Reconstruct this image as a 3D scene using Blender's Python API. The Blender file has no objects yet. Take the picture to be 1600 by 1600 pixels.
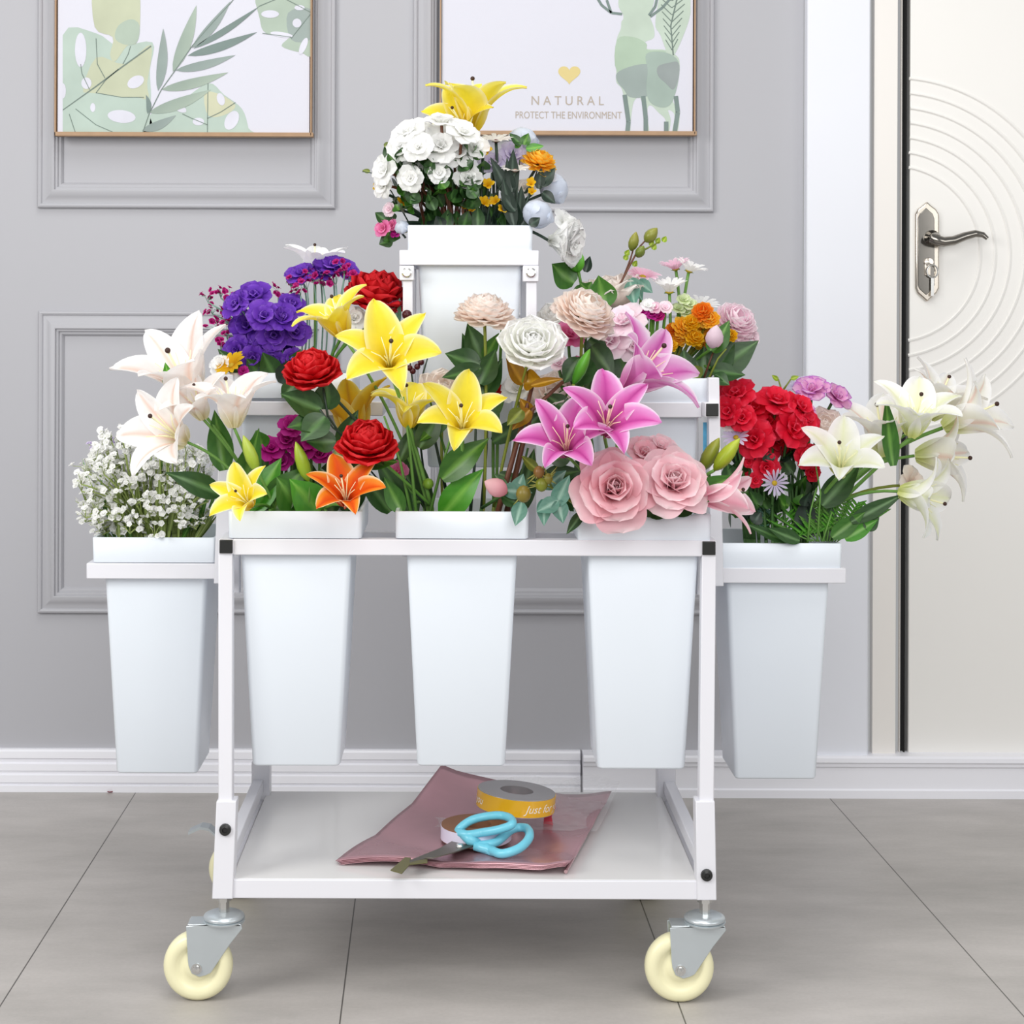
import bpy, math, random
from mathutils import Vector, Matrix, Quaternion
PI = math.pi
S = bpy.context.scene
COL = S.collection
D, SC, HC = 2.4, 0.0009, 0.956          # camera distance to the cart's front, metres per photo pixel there, eye height
FPX = D / SC
VX, VY = 715.0, 505.0
ROLL = math.radians(0.2)
YW = 1.088                               # the wall behind the cart

def P(px, py, y=0.0):
    """place in the room seen at photo pixel (px, py) at distance y behind the cart's front"""
    dx, dy = px - VX, py - VY
    c, s = math.cos(ROLL), math.sin(ROLL)
    dx, dy = c * dx + s * dy, -s * dx + c * dy
    k = (D + y) / FPX
    return Vector((dx * k, y, HC - dy * k))
def L_(px, y=0.0):                       # a length in pixels at distance y
    return px * (D + y) / FPX

def lin(h):
    h = h.lstrip('#')
    o = []
    for i in (0, 2, 4):
        c = int(h[i:i + 2], 16) / 255
        o.append(c / 12.92 if c <= 0.04045 else ((c + 0.055) / 1.055) ** 2.4)
    return tuple(o)
def mix(a, b, t):
    t = max(0.0, min(1.0, t))
    return tuple(x + (y - x) * t for x, y in zip(a, b))
def sstep(a, b, x):
    t = max(0.0, min(1.0, (x - a) / (b - a)))
    return t * t * (3 - 2 * t)

# ------------------------------------------------------------------ materials
def new_mat(name):
    m = bpy.data.materials.new(name); m.use_nodes = True
    nt = m.node_tree
    return m, nt, nt.nodes['Principled BSDF']
def mat(name, col, rough=0.5, metal=0.0, noise=0.0, nscale=8.0, spec=0.5, bump=0.0, bscale=60.0, coat=0.0):
    m, nt, b = new_mat(name)
    c = lin(col) if isinstance(col, str) else col
    b.inputs['Roughness'].default_value = rough
    b.inputs['Metallic'].default_value = metal
    b.inputs['Specular IOR Level'].default_value = spec
    b.inputs['Coat Weight'].default_value = coat
    tc = nt.nodes.new('ShaderNodeTexCoord')
    n = nt.nodes.new('ShaderNodeTexNoise'); n.inputs['Scale'].default_value = nscale; n.inputs['Detail'].default_value = 5
    nt.links.new(tc.outputs['Object'], n.inputs['Vector'])
    mx = nt.nodes.new('ShaderNodeMix'); mx.data_type = 'RGBA'
    mx.inputs[6].default_value = (*[x * (1 - noise) for x in c], 1); mx.inputs[7].default_value = (*[min(1, x * (1 + noise)) for x in c], 1)
    nt.links.new(n.outputs['Fac'], mx.inputs[0])
    nt.links.new(mx.outputs[2], b.inputs['Base Color'])
    if bump:
        n2 = nt.nodes.new('ShaderNodeTexNoise'); n2.inputs['Scale'].default_value = bscale
        nt.links.new(tc.outputs['Object'], n2.inputs['Vector'])
        bp = nt.nodes.new('ShaderNodeBump'); bp.inputs['Strength'].default_value = bump; bp.inputs['Distance'].default_value = 0.002
        nt.links.new(n2.outputs['Fac'], bp.inputs['Height']); nt.links.new(bp.outputs['Normal'], b.inputs['Normal'])
    return m
def mat_attr(name, rough, transl, spec=0.3, noise=0.06, nscale=90.0, sheen=0.0):
    m, nt, b = new_mat(name)
    b.inputs['Roughness'].default_value = rough
    b.inputs['Specular IOR Level'].default_value = spec
    b.inputs['Sheen Weight'].default_value = sheen
    at = nt.nodes.new('ShaderNodeAttribute'); at.attribute_name = 'Col'
    tc = nt.nodes.new('ShaderNodeTexCoord')
    n = nt.nodes.new('ShaderNodeTexNoise'); n.inputs['Scale'].default_value = nscale; n.inputs['Detail'].default_value = 3
    nt.links.new(tc.outputs['Object'], n.inputs['Vector'])
    mr = nt.nodes.new('ShaderNodeMapRange'); mr.inputs['To Min'].default_value = 1 - noise; mr.inputs['To Max'].default_value = 1 + noise
    nt.links.new(n.outputs['Fac'], mr.inputs['Value'])
    vm = nt.nodes.new('ShaderNodeVectorMath'); vm.operation = 'SCALE'
    nt.links.new(at.outputs['Color'], vm.inputs[0]); nt.links.new(mr.outputs['Result'], vm.inputs['Scale'])
    nt.links.new(vm.outputs[0], b.inputs['Base Color'])
    if transl:
        t = nt.nodes.new('ShaderNodeBsdfTranslucent'); nt.links.new(vm.outputs[0], t.inputs['Color'])
        ms = nt.nodes.new('ShaderNodeMixShader'); ms.inputs[0].default_value = transl
        nt.links.new(b.outputs[0], ms.inputs[1]); nt.links.new(t.outputs[0], ms.inputs[2])
        nt.links.new(ms.outputs[0], nt.nodes['Material Output'].inputs['Surface'])
    return m
M_PETAL = mat_attr('petal_fabric', 0.6, 0.38, 0.25)
M_LEAF = mat_attr('leaf_fabric', 0.34, 0.15, 0.45, noise=0.18, nscale=60)
M_STEM = mat_attr('stem_plastic', 0.45, 0.0, 0.4, noise=0.12)
M_PAINT = mat_attr('watercolour_ink', 0.8, 0.0, 0.1, noise=0.16, nscale=14)
M_WALL = mat('wall_paint', '#b4b4b9', 0.55, noise=0.012, nscale=2.0, spec=0.35)
M_FRAME = mat('white_powder_coat', '#e4e4ea', 0.28, noise=0.01)
M_BUCKET = mat('white_bucket_plastic', '#e9f0f8', 0.33, noise=0.012, nscale=4)
M_TRIM = mat('white_trim_paint', '#f2f2f8', 0.35, noise=0.015)
M_TRAY = mat('white_glossy_tray', '#e2e1e0', 0.1, noise=0.02, spec=0.9)
M_BLACK = mat('black_plastic', '#222322', 0.35, noise=0.1)
M_ZINC = mat('zinc_steel', '#ccd4d8', 0.32, metal=0.65, noise=0.08, nscale=14)
M_STEEL = mat('bright_steel', '#d5d5d3', 0.22, metal=0.9, noise=0.05)
M_CHROME = mat('dark_chrome', '#8e8a84', 0.13, metal=1.0, noise=0.1, nscale=30)
M_NICKEL = mat('warm_nickel', '#d9d0c4', 0.2, metal=1.0, noise=0.05)
M_WHEEL = mat('cream_nylon', '#f1ecc4', 0.32, noise=0.02)
M_DOOR = mat('door_offwhite', '#f1efeb', 0.4, noise=0.012, nscale=6)
M_JAMB = mat('jamb_cream', '#efebe6', 0.45, noise=0.015)
M_GAP_SHADE = mat('door_gap_shade', '#0c0c0c', 0.9)
M_WOOD = mat('picture_frame_wood', '#a98868', 0.45, noise=0.15, nscale=40)
M_CANVAS = mat('canvas_white', '#d6d6e0', 0.75, noise=0.01, bump=0.1, bscale=900)
M_INK = mat('printed_gold_ink', '#b3a79a', 0.7, noise=0.03)
M_HEART = mat('printed_heart_gold', '#d8c688', 0.7, noise=0.04)
M_CYAN = mat('turquoise_handle', '#74cbe0', 0.32, noise=0.03)
M_BLADE = mat('scissor_steel', '#77736a', 0.3, metal=0.8, noise=0.1)
M_OLIVE = mat('olive_blade_tip', '#6d6a46', 0.45, metal=0.3, noise=0.1)
M_GOLD = mat('gold_satin_ribbon', '#ecb41a', 0.26, noise=0.05, coat=0.3)
M_WHITE = mat('white_print', '#fbf6e2', 0.5, noise=0.01)
M_REDRIB = mat('red_ribbon', '#e0485a', 0.4, noise=0.05)
M_PINKRIB = mat('pale_lilac_ribbon', '#dcd8ea', 0.35, noise=0.04)
M_KRAFT = mat('kraft_card', '#8a5f42', 0.6, noise=0.12, nscale=20)
M_SILV = mat('silver_film', '#b4b2b3', 0.25, metal=0.5, noise=0.1)
M_FOIL = mat('mauve_foil', '#c79ba3', 0.27, metal=0.6, noise=0.14, nscale=9, bump=0.9, bscale=16)
M_FOIL2 = mat('mauve_foil_edge', '#d2aeb2', 0.25, metal=0.6, noise=0.2, nscale=40)
M_BLUETAG = mat('blue_label', '#4f9ec4', 0.5, noise=0.35, nscale=120)

def make_cello():
    m, nt, b = new_mat('clear_cellophane')
    b.inputs['Roughness'].default_value = 0.08
    b.inputs['Base Color'].default_value = (0.95, 0.95, 0.96, 1)
    tr = nt.nodes.new('ShaderNodeBsdfTransparent')
    ms = nt.nodes.new('ShaderNodeMixShader')
    n = nt.nodes.new('ShaderNodeTexNoise'); n.inputs['Scale'].default_value = 25
    mr = nt.nodes.new('ShaderNodeMapRange'); mr.inputs['To Min'].default_value = 0.05; mr.inputs['To Max'].default_value = 0.35
    nt.links.new(n.outputs['Fac'], mr.inputs['Value']); nt.links.new(mr.outputs[0], ms.inputs[0])
    nt.links.new(tr.outputs[0], ms.inputs[1]); nt.links.new(b.outputs[0], ms.inputs[2])
    nt.links.new(ms.outputs[0], nt.nodes['Material Output'].inputs['Surface'])
    return m
M_CELLO = make_cello()

def make_floor_mat(lines):
    """stone-look tile: cloudy grey with fine streaks; joints between the tile rows run along LINES (x at y=0, slope)"""
    m, nt, b = new_mat('grey_stone_tile')
    N, Lk = nt.nodes, nt.links
    b.inputs['Roughness'].default_value = 0.42
    b.inputs['Specular IOR Level'].default_value = 0.4
    tc = N.new('ShaderNodeTexCoord')
    mp = N.new('ShaderNodeMapping'); mp.inputs['Scale'].default_value = (1.2, 3.2, 1)
    Lk.new(tc.outputs['Object'], mp.inputs['Vector'])
    n1 = N.new('ShaderNodeTexNoise'); n1.inputs['Scale'].default_value = 2.2; n1.inputs['Detail'].default_value = 9; n1.inputs['Roughness'].default_value = 0.62
    Lk.new(mp.outputs[0], n1.inputs['Vector'])
    cr = N.new('ShaderNodeValToRGB')
    cr.color_ramp.elements[0].position = 0.3; cr.color_ramp.elements[0].color = (*lin('#a29e9a'), 1)
    cr.color_ramp.elements[1].position = 0.7; cr.color_ramp.elements[1].color = (*lin('#beb9b5'), 1)
    Lk.new(n1.outputs['Fac'], cr.inputs[0])
    n2 = N.new('ShaderNodeTexNoise'); n2.inputs['Scale'].default_value = 160; n2.inputs['Detail'].default_value = 2
    Lk.new(tc.outputs['Object'], n2.inputs['Vector'])
    mr = N.new('ShaderNodeMapRange'); mr.inputs['To Min'].default_value = 0.93; mr.inputs['To Max'].default_value = 1.07
    Lk.new(n2.outputs['Fac'], mr.inputs['Value'])
    vm = N.new('ShaderNodeVectorMath'); vm.operation = 'SCALE'
    Lk.new(cr.outputs[0], vm.inputs[0]); Lk.new(mr.outputs[0], vm.inputs['Scale'])
    sx = N.new('ShaderNodeSeparateXYZ'); Lk.new(tc.outputs['Object'], sx.inputs[0])
    last = None
    for x0, sl in lines:
        ma = N.new('ShaderNodeMath'); ma.operation = 'MULTIPLY_ADD'; ma.inputs[1].default_value = -sl; ma.inputs[2].default_value = -x0
        Lk.new(sx.outputs['Y'], ma.inputs[0])
        ad = N.new('ShaderNodeMath'); ad.operation = 'ADD'
        Lk.new(sx.outputs['X'], ad.inputs[0]); Lk.new(ma.outputs[0], ad.inputs[1])
        ab = N.new('ShaderNodeMath'); ab.operation = 'ABSOLUTE'; Lk.new(ad.outputs[0], ab.inputs[0])
        if last is None: last = ab
        else:
            mn = N.new('ShaderNodeMath'); mn.operation = 'MINIMUM'
            Lk.new(last.outputs[0], mn.inputs[0]); Lk.new(ab.outputs[0], mn.inputs[1]); last = mn
    lt = N.new('ShaderNodeMath'); lt.operation = 'LESS_THAN'; lt.inputs[1].default_value = 0.00105
    Lk.new(last.outputs[0], lt.inputs[0])
    mx = N.new('ShaderNodeMix'); mx.data_type = 'RGBA'; mx.inputs[7].default_value = (*lin('#5a5754'), 1)
    Lk.new(lt.outputs[0], mx.inputs[0]); Lk.new(vm.outputs[0], mx.inputs[6])
    Lk.new(mx.outputs[2], b.inputs['Base Color'])
    return m

# ------------------------------------------------------------------ mesh collector
class MB:
    def __init__(s): s.v = []; s.f = []; s.c = []
    def add(s, vs, fs, cs=None):
        o = len(s.v)
        s.v += [Vector(v) for v in vs]
        s.f += [tuple(i + o for i in f) for f in fs]
        s.c += cs if isinstance(cs, list) else [cs or (0.8, 0.8, 0.8)] * len(vs)
    def box(s, a, b, c=None):
        x0, y0, z0 = a; x1, y1, z1 = b
        s.add([(x0, y0, z0), (x1, y0, z0), (x1, y1, z0), (x0, y1, z0), (x0, y0, z1), (x1, y0, z1), (x1, y1, z1), (x0, y1, z1)],
              [(0, 3, 2, 1), (4, 5, 6, 7), (0, 1, 5, 4), (1, 2, 6, 5), (2, 3, 7, 6), (3, 0, 4, 7)], c)
    def prism(s, poly, off, c=None):
        """poly: list of 3-D points, off: extrusion vector"""
        n = len(poly); off = Vector(off)
        s.add([Vector(p) for p in poly] + [Vector(p) + off for p in poly],
              [tuple(range(n)), tuple(reversed(range(n, 2 * n)))] + [(i + n, (i + 1) % n + n, (i + 1) % n, i) for i in range(n)], c)
    def tube(s, pts, rad, n=8, c=None, cap=True):
        pts = [Vector(p) for p in pts]
        if not hasattr(rad, '__len__'): rad = [rad] * len(pts)
        vs, cs = [], []
        up = None
        for i, p in enumerate(pts):
            t = (pts[min(i + 1, len(pts) - 1)] - pts[max(i - 1, 0)])
            if t.length < 1e-9: t = Vector((0, 0, 1))
            t.normalize()
            if up is None: up = t.orthogonal().normalized()
            up = (up - t * up.dot(t))
            up = up.normalized() if up.length > 1e-6 else t.orthogonal().normalized()
            w = t.cross(up)
            for k in range(n):
                a = 2 * PI * k / n
                vs.append(p + (up * math.cos(a) + w * math.sin(a)) * rad[i])
                cs.append(c[i] if isinstance(c, list) else (c or (0.8, 0.8, 0.8)))
        fs = []
        for i in range(len(pts) - 1):
            for k in range(n):
                fs.append((i * n + k, i * n + (k + 1) % n, (i + 1) * n + (k + 1) % n, (i + 1) * n + k))
        if cap:
            fs.append(tuple(reversed(range(n)))); fs.append(tuple(range((len(pts) - 1) * n, len(pts) * n)))
        s.add(vs, fs, cs)
    def lathe(s, prof, M, n=32, c=None):
        """prof: (radius, height) pairs; M: matrix whose Z is the axis"""
        vs, fs = [], []
        for r, h in prof:
            for k in range(n):
                a = 2 * PI * k / n
                vs.append(M @ Vector((r * math.cos(a), r * math.sin(a), h)))
        for i in range(len(prof) - 1):
            for k in range(n):
                fs.append((i * n + k, i * n + (k + 1) % n, (i + 1) * n + (k + 1) % n, (i + 1) * n + k))
        if prof[0][0] > 1e-6 and prof[0] != prof[-1]: fs.append(tuple(reversed(range(n))))
        if prof[-1][0] > 1e-6 and prof[0] != prof[-1]: fs.append(tuple(range((len(prof) - 1) * n, len(prof) * n)))
        s.add(vs, fs, c)
    def ball(s, p, r, c=None, sc=(1, 1, 1), n=10, m=6, M=None):
        M = M or Matrix.Identity(4)
        prof = [(max(1e-5, math.sin(PI * i / m)), -math.cos(PI * i / m)) for i in range(m + 1)]
        T = Matrix.Translation(p) @ M @ Matrix.Diagonal((r * sc[0], r * sc[1], r * sc[2], 1))
        s.lathe(prof, T, n, c)
    def grid(s, fn, nu, nv):
        vs, cs = [], []
        for i in range(nu + 1):
            for j in range(nv + 1):
                p, c = fn(i / nu, j / nv * 2 - 1)
                vs.append(p); cs.append(c)
        w = nv + 1
        s.add(vs, [(i * w + j, i * w + j + 1, (i + 1) * w + j + 1, (i + 1) * w + j) for i in range(nu) for j in range(nv)], cs)
    def build(s, name, m, parent=None, smooth=True, bevel=0.0, angle=40):
        me = bpy.data.meshes.new(name)
        o = parent.matrix_world.translation if parent is not None and False else None
        off = parent['_w'] if parent is not None and '_w' in parent else (0, 0, 0)
        off = Vector(off)
        me.from_pydata([v - off for v in s.v], [], s.f)
        at = me.color_attributes.new('Col', 'FLOAT_COLOR', 'POINT')
        flat = []
        for c in s.c: flat += [c[0], c[1], c[2], 1.0]
        at.data.foreach_set('color', flat)
        me.materials.append(m)
        if smooth:
            me.polygons.foreach_set('use_smooth', [True] * len(me.polygons))
            if angle < 179:
                me.set_sharp_from_angle(angle=math.radians(angle))
        me.update()
        ob = bpy.data.objects.new(name, me); COL.objects.link(ob)
        ob['_w'] = tuple(off)
        if parent is not None: ob.parent = parent
        if bevel:
            bv = ob.modifiers.new('edge', 'BEVEL'); bv.width = bevel; bv.segments = 2; bv.limit_method = 'ANGLE'
        return ob
def tag(o, label=None, cat=None, group=None, kind=None):
    if label: o['label'] = label
    if cat: o['category'] = cat
    if group: o['group'] = group
    if kind: o['kind'] = kind
    return o
def empty(name, loc, label, cat, group=None):
    o = bpy.data.objects.new(name, None); COL.objects.link(o)
    o.location = loc; o.empty_display_size = 0.02
    o['_w'] = tuple(loc)
    return tag(o, label, cat, group)
def quad_post(px4, y0, y1):
    """tube whose front face has the four pixel corners px4 at y0"""
    m = MB()
    f = [P(x, y, y0) for x, y in px4]
    m.prism(f, (0, y1 - y0, 0))
    return m
def pbox(x0, y0, x1, y1, ya, yb):
    a = P(x0, y1, ya); b = P(x1, y0, ya)
    m = MB(); m.box((a.x, ya, a.z), (b.x, yb, b.z)); return m
def rot_to(d, roll=0.0):
    q = Vector(d).normalized().to_track_quat('Z', 'Y')
    return q.to_matrix().to_4x4() @ Matrix.Rotation(roll, 4, 'Z')
# ------------------------------------------------------------------ the room
def floor_pt(px, py):
    dx, dy = px - VX, py - VY
    c, s = math.cos(ROLL), math.sin(ROLL)
    dx, dy = c * dx + s * dy, -s * dx + c * dy
    k = HC / dy
    return Vector((dx * k, k * FPX - D, 0))
jl = []
for a, b in (((211, 1240), (4, 1566)), ((555, 1405), (531, 1598)), ((1001, 1408), (1071, 1598)), ((1290, 1240), (1597, 1585))):
    p, q = floor_pt(*a), floor_pt(*b)
    sl = (p.x - q.x) / (p.y - q.y)
    jl.append((p.x - sl * p.y, sl))
pitch = (jl[3][0] - jl[0][0]) / 3
jl += [(jl[0][0] - pitch, jl[0][1]), (jl[3][0] + pitch, jl[3][1])]
m = MB(); m.box((-3.2, -3.4, -0.05), (3.4, YW + 0.12, 0))
tag(m.build('floor', make_floor_mat(jl), smooth=False), 'grey stone-look tile floor under the trolley', 'floor', kind='structure')
m = MB(); m.box((-3.2, YW, 0), (P(1256, 0, YW).x, YW + 0.12, 2.75))
m.box((P(2112, 0, YW).x, YW, 0), (3.4, YW + 0.12, 2.75)); m.box((P(1256, 0, YW).x, YW, 2.2), (P(2112, 0, YW).x, YW + 0.12, 2.75))
wall = tag(m.build('wall_back', M_WALL, smooth=False), 'plain pale grey painted wall behind the trolley', 'wall', kind='structure')

PROF = [(0, 0), (0, .008), (.002, .0115), (.005, .0125), (.008, .011), (.010, .0075), (.014, .0085), (.022, .0135), (.030, .0185), (.035, .0195), (.0365, .0190),
        (.037, .0145), (.041, .0140), (.0425, .0125), (.043, .0090), (.047, .0085), (.0485, .007), (.050, .004), (.052, 0)]
def moulding(name, x0, y0, x1, y1, label):
    m = MB()
    A, B = P(x0, y1, YW), P(x1, y0, YW)
    xs = (A.x, B.x); zs = (A.z, B.z)
    vs, fs = [], []
    n = len(PROF)
    for cx, cz, sx, sz in ((xs[0], zs[0], 1, 1), (xs[1], zs[0], -1, 1), (xs[1], zs[1], -1, -1), (xs[0], zs[1], 1, -1)):
        for d, h in PROF: vs.append((cx + sx * d, YW - h, cz + sz * d))
    for k in range(4):
        for i in range(n - 1):
            a, b = k * n + i, ((k + 1) % 4) * n + i
            fs.append((a, b, b + 1, a + 1))
    m.add(vs, fs)
    return tag(m.build(name, M_WALL, angle=25), label, 'wall moulding', kind='structure')
moulding('trim_1', 60, -760, 528, 325, 'upper left grey wall panel moulding around the leaf picture')
moulding('trim_2', 645, -760, 1118, 330, 'upper right grey wall panel moulding around the deer picture')
moulding('trim_3', 60, 487, 528, 957, "lower left grey wall panel moulding behind the baby's breath bucket")
moulding('trim_4', 645, 489, 1118, 958, 'lower grey wall panel moulding behind the middle and right buckets')

def strip(name, x0, x1, prof, material, label, cat):
    """profile (height px, protrusion m) run along the wall between pixel columns"""
    m = MB(); vs, fs = [], []
    for x in (x0, x1):
        for py, h in prof:
            q = P(x, py, YW); vs.append((q.x, YW - h, max(0, P(800, py, YW).z)))
    n = len(prof)
    for i in range(n - 1): fs.append((i, i + 1, n + i + 1, n + i))
    fs.append(tuple(range(n))); fs.append(tuple(reversed(range(n, 2 * n))))
    m.add(vs, fs)
    return tag(m.build(name, material, smooth=False), label, cat, kind='structure')
strip('baseboard_back', -900, 906, [(1171, 0), (1171, .012), (1174, .016), (1184, .017), (1186, .012), (1191, .012), (1193, .018), (1203, .019), (1205, .015), (1208, .015), (1210, .02), (1221, .021), (1222, .017), (1225, .017), (1226, .022), (1236, .022), (1236, 0)],
      M_TRIM, 'ridged white baseboard along the foot of the grey wall, left length', 'baseboard')
strip('baseboard_right', 909, 2200, [(1171, 0), (1171, .045), (1174, .049), (1180, .05), (1183, .046), (1187, .046), (1190, .042), (1222, .042), (1224, .046), (1238, .046), (1238, 0)],
      M_TRIM, 'smooth white baseboard running right and across the foot of the door', 'baseboard')

# ---- door
def wbox(x0, y0, x1, y1, ha, hb):
    a, b = P(x0, y1, YW), P(x1, y0, YW)
    m = MB(); m.box((a.x, YW - hb, max(0.0, a.z)), (b.x, YW - ha, b.z)); return m
ztop = -900
m = wbox(1252, ztop, 1358, 1300, 0, .034)
tag(m.build('trim_5', mat('casing_white', '#e9ebf2', 0.4, noise=0.01), smooth=True, bevel=.004), 'wide white door casing between the grey wall and the door', 'door casing', kind='structure')
m = wbox(1358, ztop, 1402, 1300, 0, .022)
b2 = wbox(1402, ztop, 1411, 1300, 0, .013); m.add(b2.v, b2.f)
tag(m.build('trim_6', M_JAMB, bevel=.002), 'narrow cream door jamb beside the dark door gap', 'door jamb', kind='structure')
m = wbox(1410.5, ztop, 1416.5, 1300, -.03, .0118)  # solid strip filling the gap; its black stands in for the shade there
tag(m.build('trim_7', M_GAP_SHADE, smooth=False), 'black strip painted as the shade in the gap along the door edge', 'door gap shade', kind='structure')
m = wbox(1416, ztop, 2104, 1300, -.028, .012)
door = tag(m.build('door_1', M_DOOR, bevel=.002), 'off-white door with engraved concentric circles and a metal lever', 'door', kind='structure')
m = MB()
dc = P(1392, 397, YW); kx = L_(1, YW); xe = P(1417, 0, YW).x
for i in range(7):
    r = (137 + 22.9 * i) * kx
    seg = []
    for k in range(241):
        a = -PI / 2 + PI * k / 240
        x, z = dc.x + r * math.cos(a), dc.z + r * math.sin(a)
        if x > xe + .001: seg.append((x, YW - .0118, z))
    m.tube(seg, .0034, 6)
m.build('circle_relief', M_DOOR, door)
# handle set
def door_pt(x, y, h): q = P(x, y, YW - h); return q
hd = empty('door_handle', door_pt(1447, 395, .012), None, None); hd.parent = door
plate = [(1447, 315), (1453, 321), (1461, 327), (1466, 335), (1466, 355), (1466, 450), (1462, 458), (1453, 466), (1447, 472), (1441, 466), (1432, 458), (1429, 450), (1429, 335), (1433, 327), (1441, 321)]
m = MB(); m.prism([door_pt(x, y, .012) for x, y in plate], (0, -.009, 0))
m.build('back_plate', M_NICKEL, hd, bevel=.003)
ins = [(1447, 325), (1457, 334), (1460, 342), (1460, 446), (1457, 452), (1447, 461), (1437, 452), (1434, 446), (1434, 342), (1437, 334)]
m = MB(); m.prism([door_pt(x, y, .021) for x, y in ins], (0, -.0018, 0))
m.build('plate_panel', M_CHROME, hd, bevel=.001)
m = MB()
m.lathe([(.0, 0), (.016, 0), (.016, .004), (.011, .010), (.010, .030), (.0, .030)], Matrix.Translation(door_pt(1456, 372, .023)) @ rot_to((0, -1, 0)), 20)
lv = [(1455, 372), (1462, 375), (1474, 378), (1490, 376), (1508, 369), (1524, 365), (1536, 367), (1543, 373)]
rr = [.011, .0115, .0105, .0095, .0085, .0075, .006, .004]
m.tube([door_pt(x, y, .046 + .004 * math.sin(i)) for i, (x, y) in enumerate(lv)], rr, 12)
m.build('lever', M_CHROME, hd, angle=60)
m = MB()
m.lathe([(0, 0), (.0095, 0), (.0095, .004), (0, .005)], Matrix.Translation(door_pt(1451, 410, .0228)) @ rot_to((0, -1, 0)), 16)
k0 = door_pt(1449, 418, .0228); m.box((k0.x - .006, k0.y - .004, k0.z - .016), (k0.x + .006, k0.y, k0.z + .01))
m.build('lock_cylinder', M_NICKEL, hd, bevel=.001)
m = MB()
q = door_pt(1457, 424, .03)
m.tube([q + Vector((.011 * math.cos(a), 0, .013 * math.sin(a))) for a in [2 * PI * i / 18 for i in range(19)]], .0016, 6)
m.box((q.x - .003, q.y - .001, q.z - .05), (q.x + .003, q.y + .001, q.z - .012))
m.build('key', M_STEEL, hd)

# ------------------------------------------------------------------ pictures
def blade(mb, p0, p1, w, h, c0, c1, bow=0.0):
    """painted lance leaf from pixel p0 to p1"""
    n = 10; a = Vector((p0[0], p0[1])); b = Vector((p1[0], p1[1])); d = b - a; s = Vector((-d.y, d.x)).normalized()
    pts = []
    def at(t, v): 
        c = a + d * t + s * (bow * math.sin(PI * t)) + s * v * w * math.sin(PI * t ** .8) ** .9
        return P(c.x, c.y, YW - h)
    mb.grid(lambda u, v: (at(u, v), mix(c0, c1, abs(u * .8 + v * .2))), n, 2)
def blob(mb, pts, h, c):
    q = [P(max(CLIP[0], min(CLIP[1], x)), min(CLIP[2], y), YW - h) for x, y in pts]
    mb.add(q, [tuple(range(len(q)))], c)
def sm(pts, n=4):
    """closed Catmull-Rom through pts"""
    o = []; N = len(pts)
    for i in range(N):
        p = [Vector(pts[(i + k) % N]) for k in (-1, 0, 1, 2)]
        for t in [j / n for j in range(n)]:
            o.append(tuple(.5 * ((2 * p[1]) + (p[2] - p[0]) * t + (2 * p[0] - 5 * p[1] + 4 * p[2] - p[3]) * t * t + (3 * p[1] - p[0] - 3 * p[2] + p[3]) * t ** 3)))
    return o
def line(mb, pts, w, h, c):
    for a, b in zip(pts, pts[1:]):
        a, b = Vector(a), Vector(b); s = Vector((-(b - a).y, (b - a).x)).normalized() * w / 2
        blob(mb, [a + s, b + s, b - s, a - s], h, c)
def ell(x, y, a, b, r=0, n=20):
    return [(x + a * math.cos(t) * math.cos(r) - b * math.sin(t) * math.sin(r), y + a * math.cos(t) * math.sin(r) + b * math.sin(t) * math.cos(r)) for t in [2 * PI * i / n for i in range(n)]]
def picture(x0, x1, ytop, ybot, label):
    c = P((x0 + x1) / 2, ybot, YW); c.y = YW - .03
    e = empty('framed_picture', c, label, 'picture')
    m = MB(); m.add(*(lambda q: (q.v, q.f))(wbox(x0 + 4, ytop + 4, x1 - 4, ybot - 4, .024, .040)))
    m.build('canvas', M_CANVAS, e, smooth=False)
    m = MB()
    for r in ((x0, ytop, x0 + 4.5, ybot), (x1 - 4.5, ytop, x1, ybot), (x0, ybot - 5, x1, ybot), (x0, ytop, x1, ytop + 5)):
        q = wbox(*r, .022, .046); m.add(q.v, q.f)
    m.build('frame', M_WOOD, e, smooth=False, bevel=.0008)
    return e
WH = lin('#d6d6e0')
g = {k: lin(v) for k, v in dict(mint='#b4c4ba', sage='#acbaac', olive='#bec3aa', grey='#9ca8a4', pale='#bdcbbd', dk='#7d8c88', line='#78867f', yel='#c8c9ae').items()}
CLIP = (98, 487, 210.5)
pl = picture(93, 492, -420, 216, 'wood framed leaf print of pale green monstera and fern leaves')
m = MB(); H = .0403
blob(m, sm([(97, 55), (150, 52), (185, 72), (238, 66), (234, 110), (236, 150), (232, 172), (228, 210), (97, 210)]), H, g['mint'])
blob(m, sm([(150, 90), (195, 100), (236, 70), (230, 130), (228, 155), (170, 150), (130, 150)]), H + .0001, g['olive'])
blob(m, sm([(98, 150), (140, 145), (190, 152), (228, 158), (222, 208), (98, 208)]), H + .0002, g['mint'])
blob(m, sm([(147, -30), (185, -20), (215, -30), (219, 30), (214, 66), (198, 72), (180, 96), (172, 85), (176, 58), (148, 42)]), H + .0003, g['olive'])
blob(m, sm([(185, 40), (205, 30), (218, 40), (214, 66), (196, 70), (180, 60)]), H + .0004, g['sage'])
blob(m, sm([(404, -20), (488, -30), (488, 80), (470, 82), (440, 72), (452, 56), (416, 52), (406, 30)]), H, g['sage'])
blob(m, sm([(450, 20), (487, 15), (487, 60), (455, 62)]), H + .0001, g['grey'])
blob(m, sm([(225, 208), (240, 175), (280, 160), (325, 130), (350, 148), (378, 170), (388, 200), (386, 210)]), H, g['mint'])
blob(m, sm([(320, 145), (345, 148), (368, 165), (350, 180), (325, 180)]), H + .0001, g['yel'])
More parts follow.
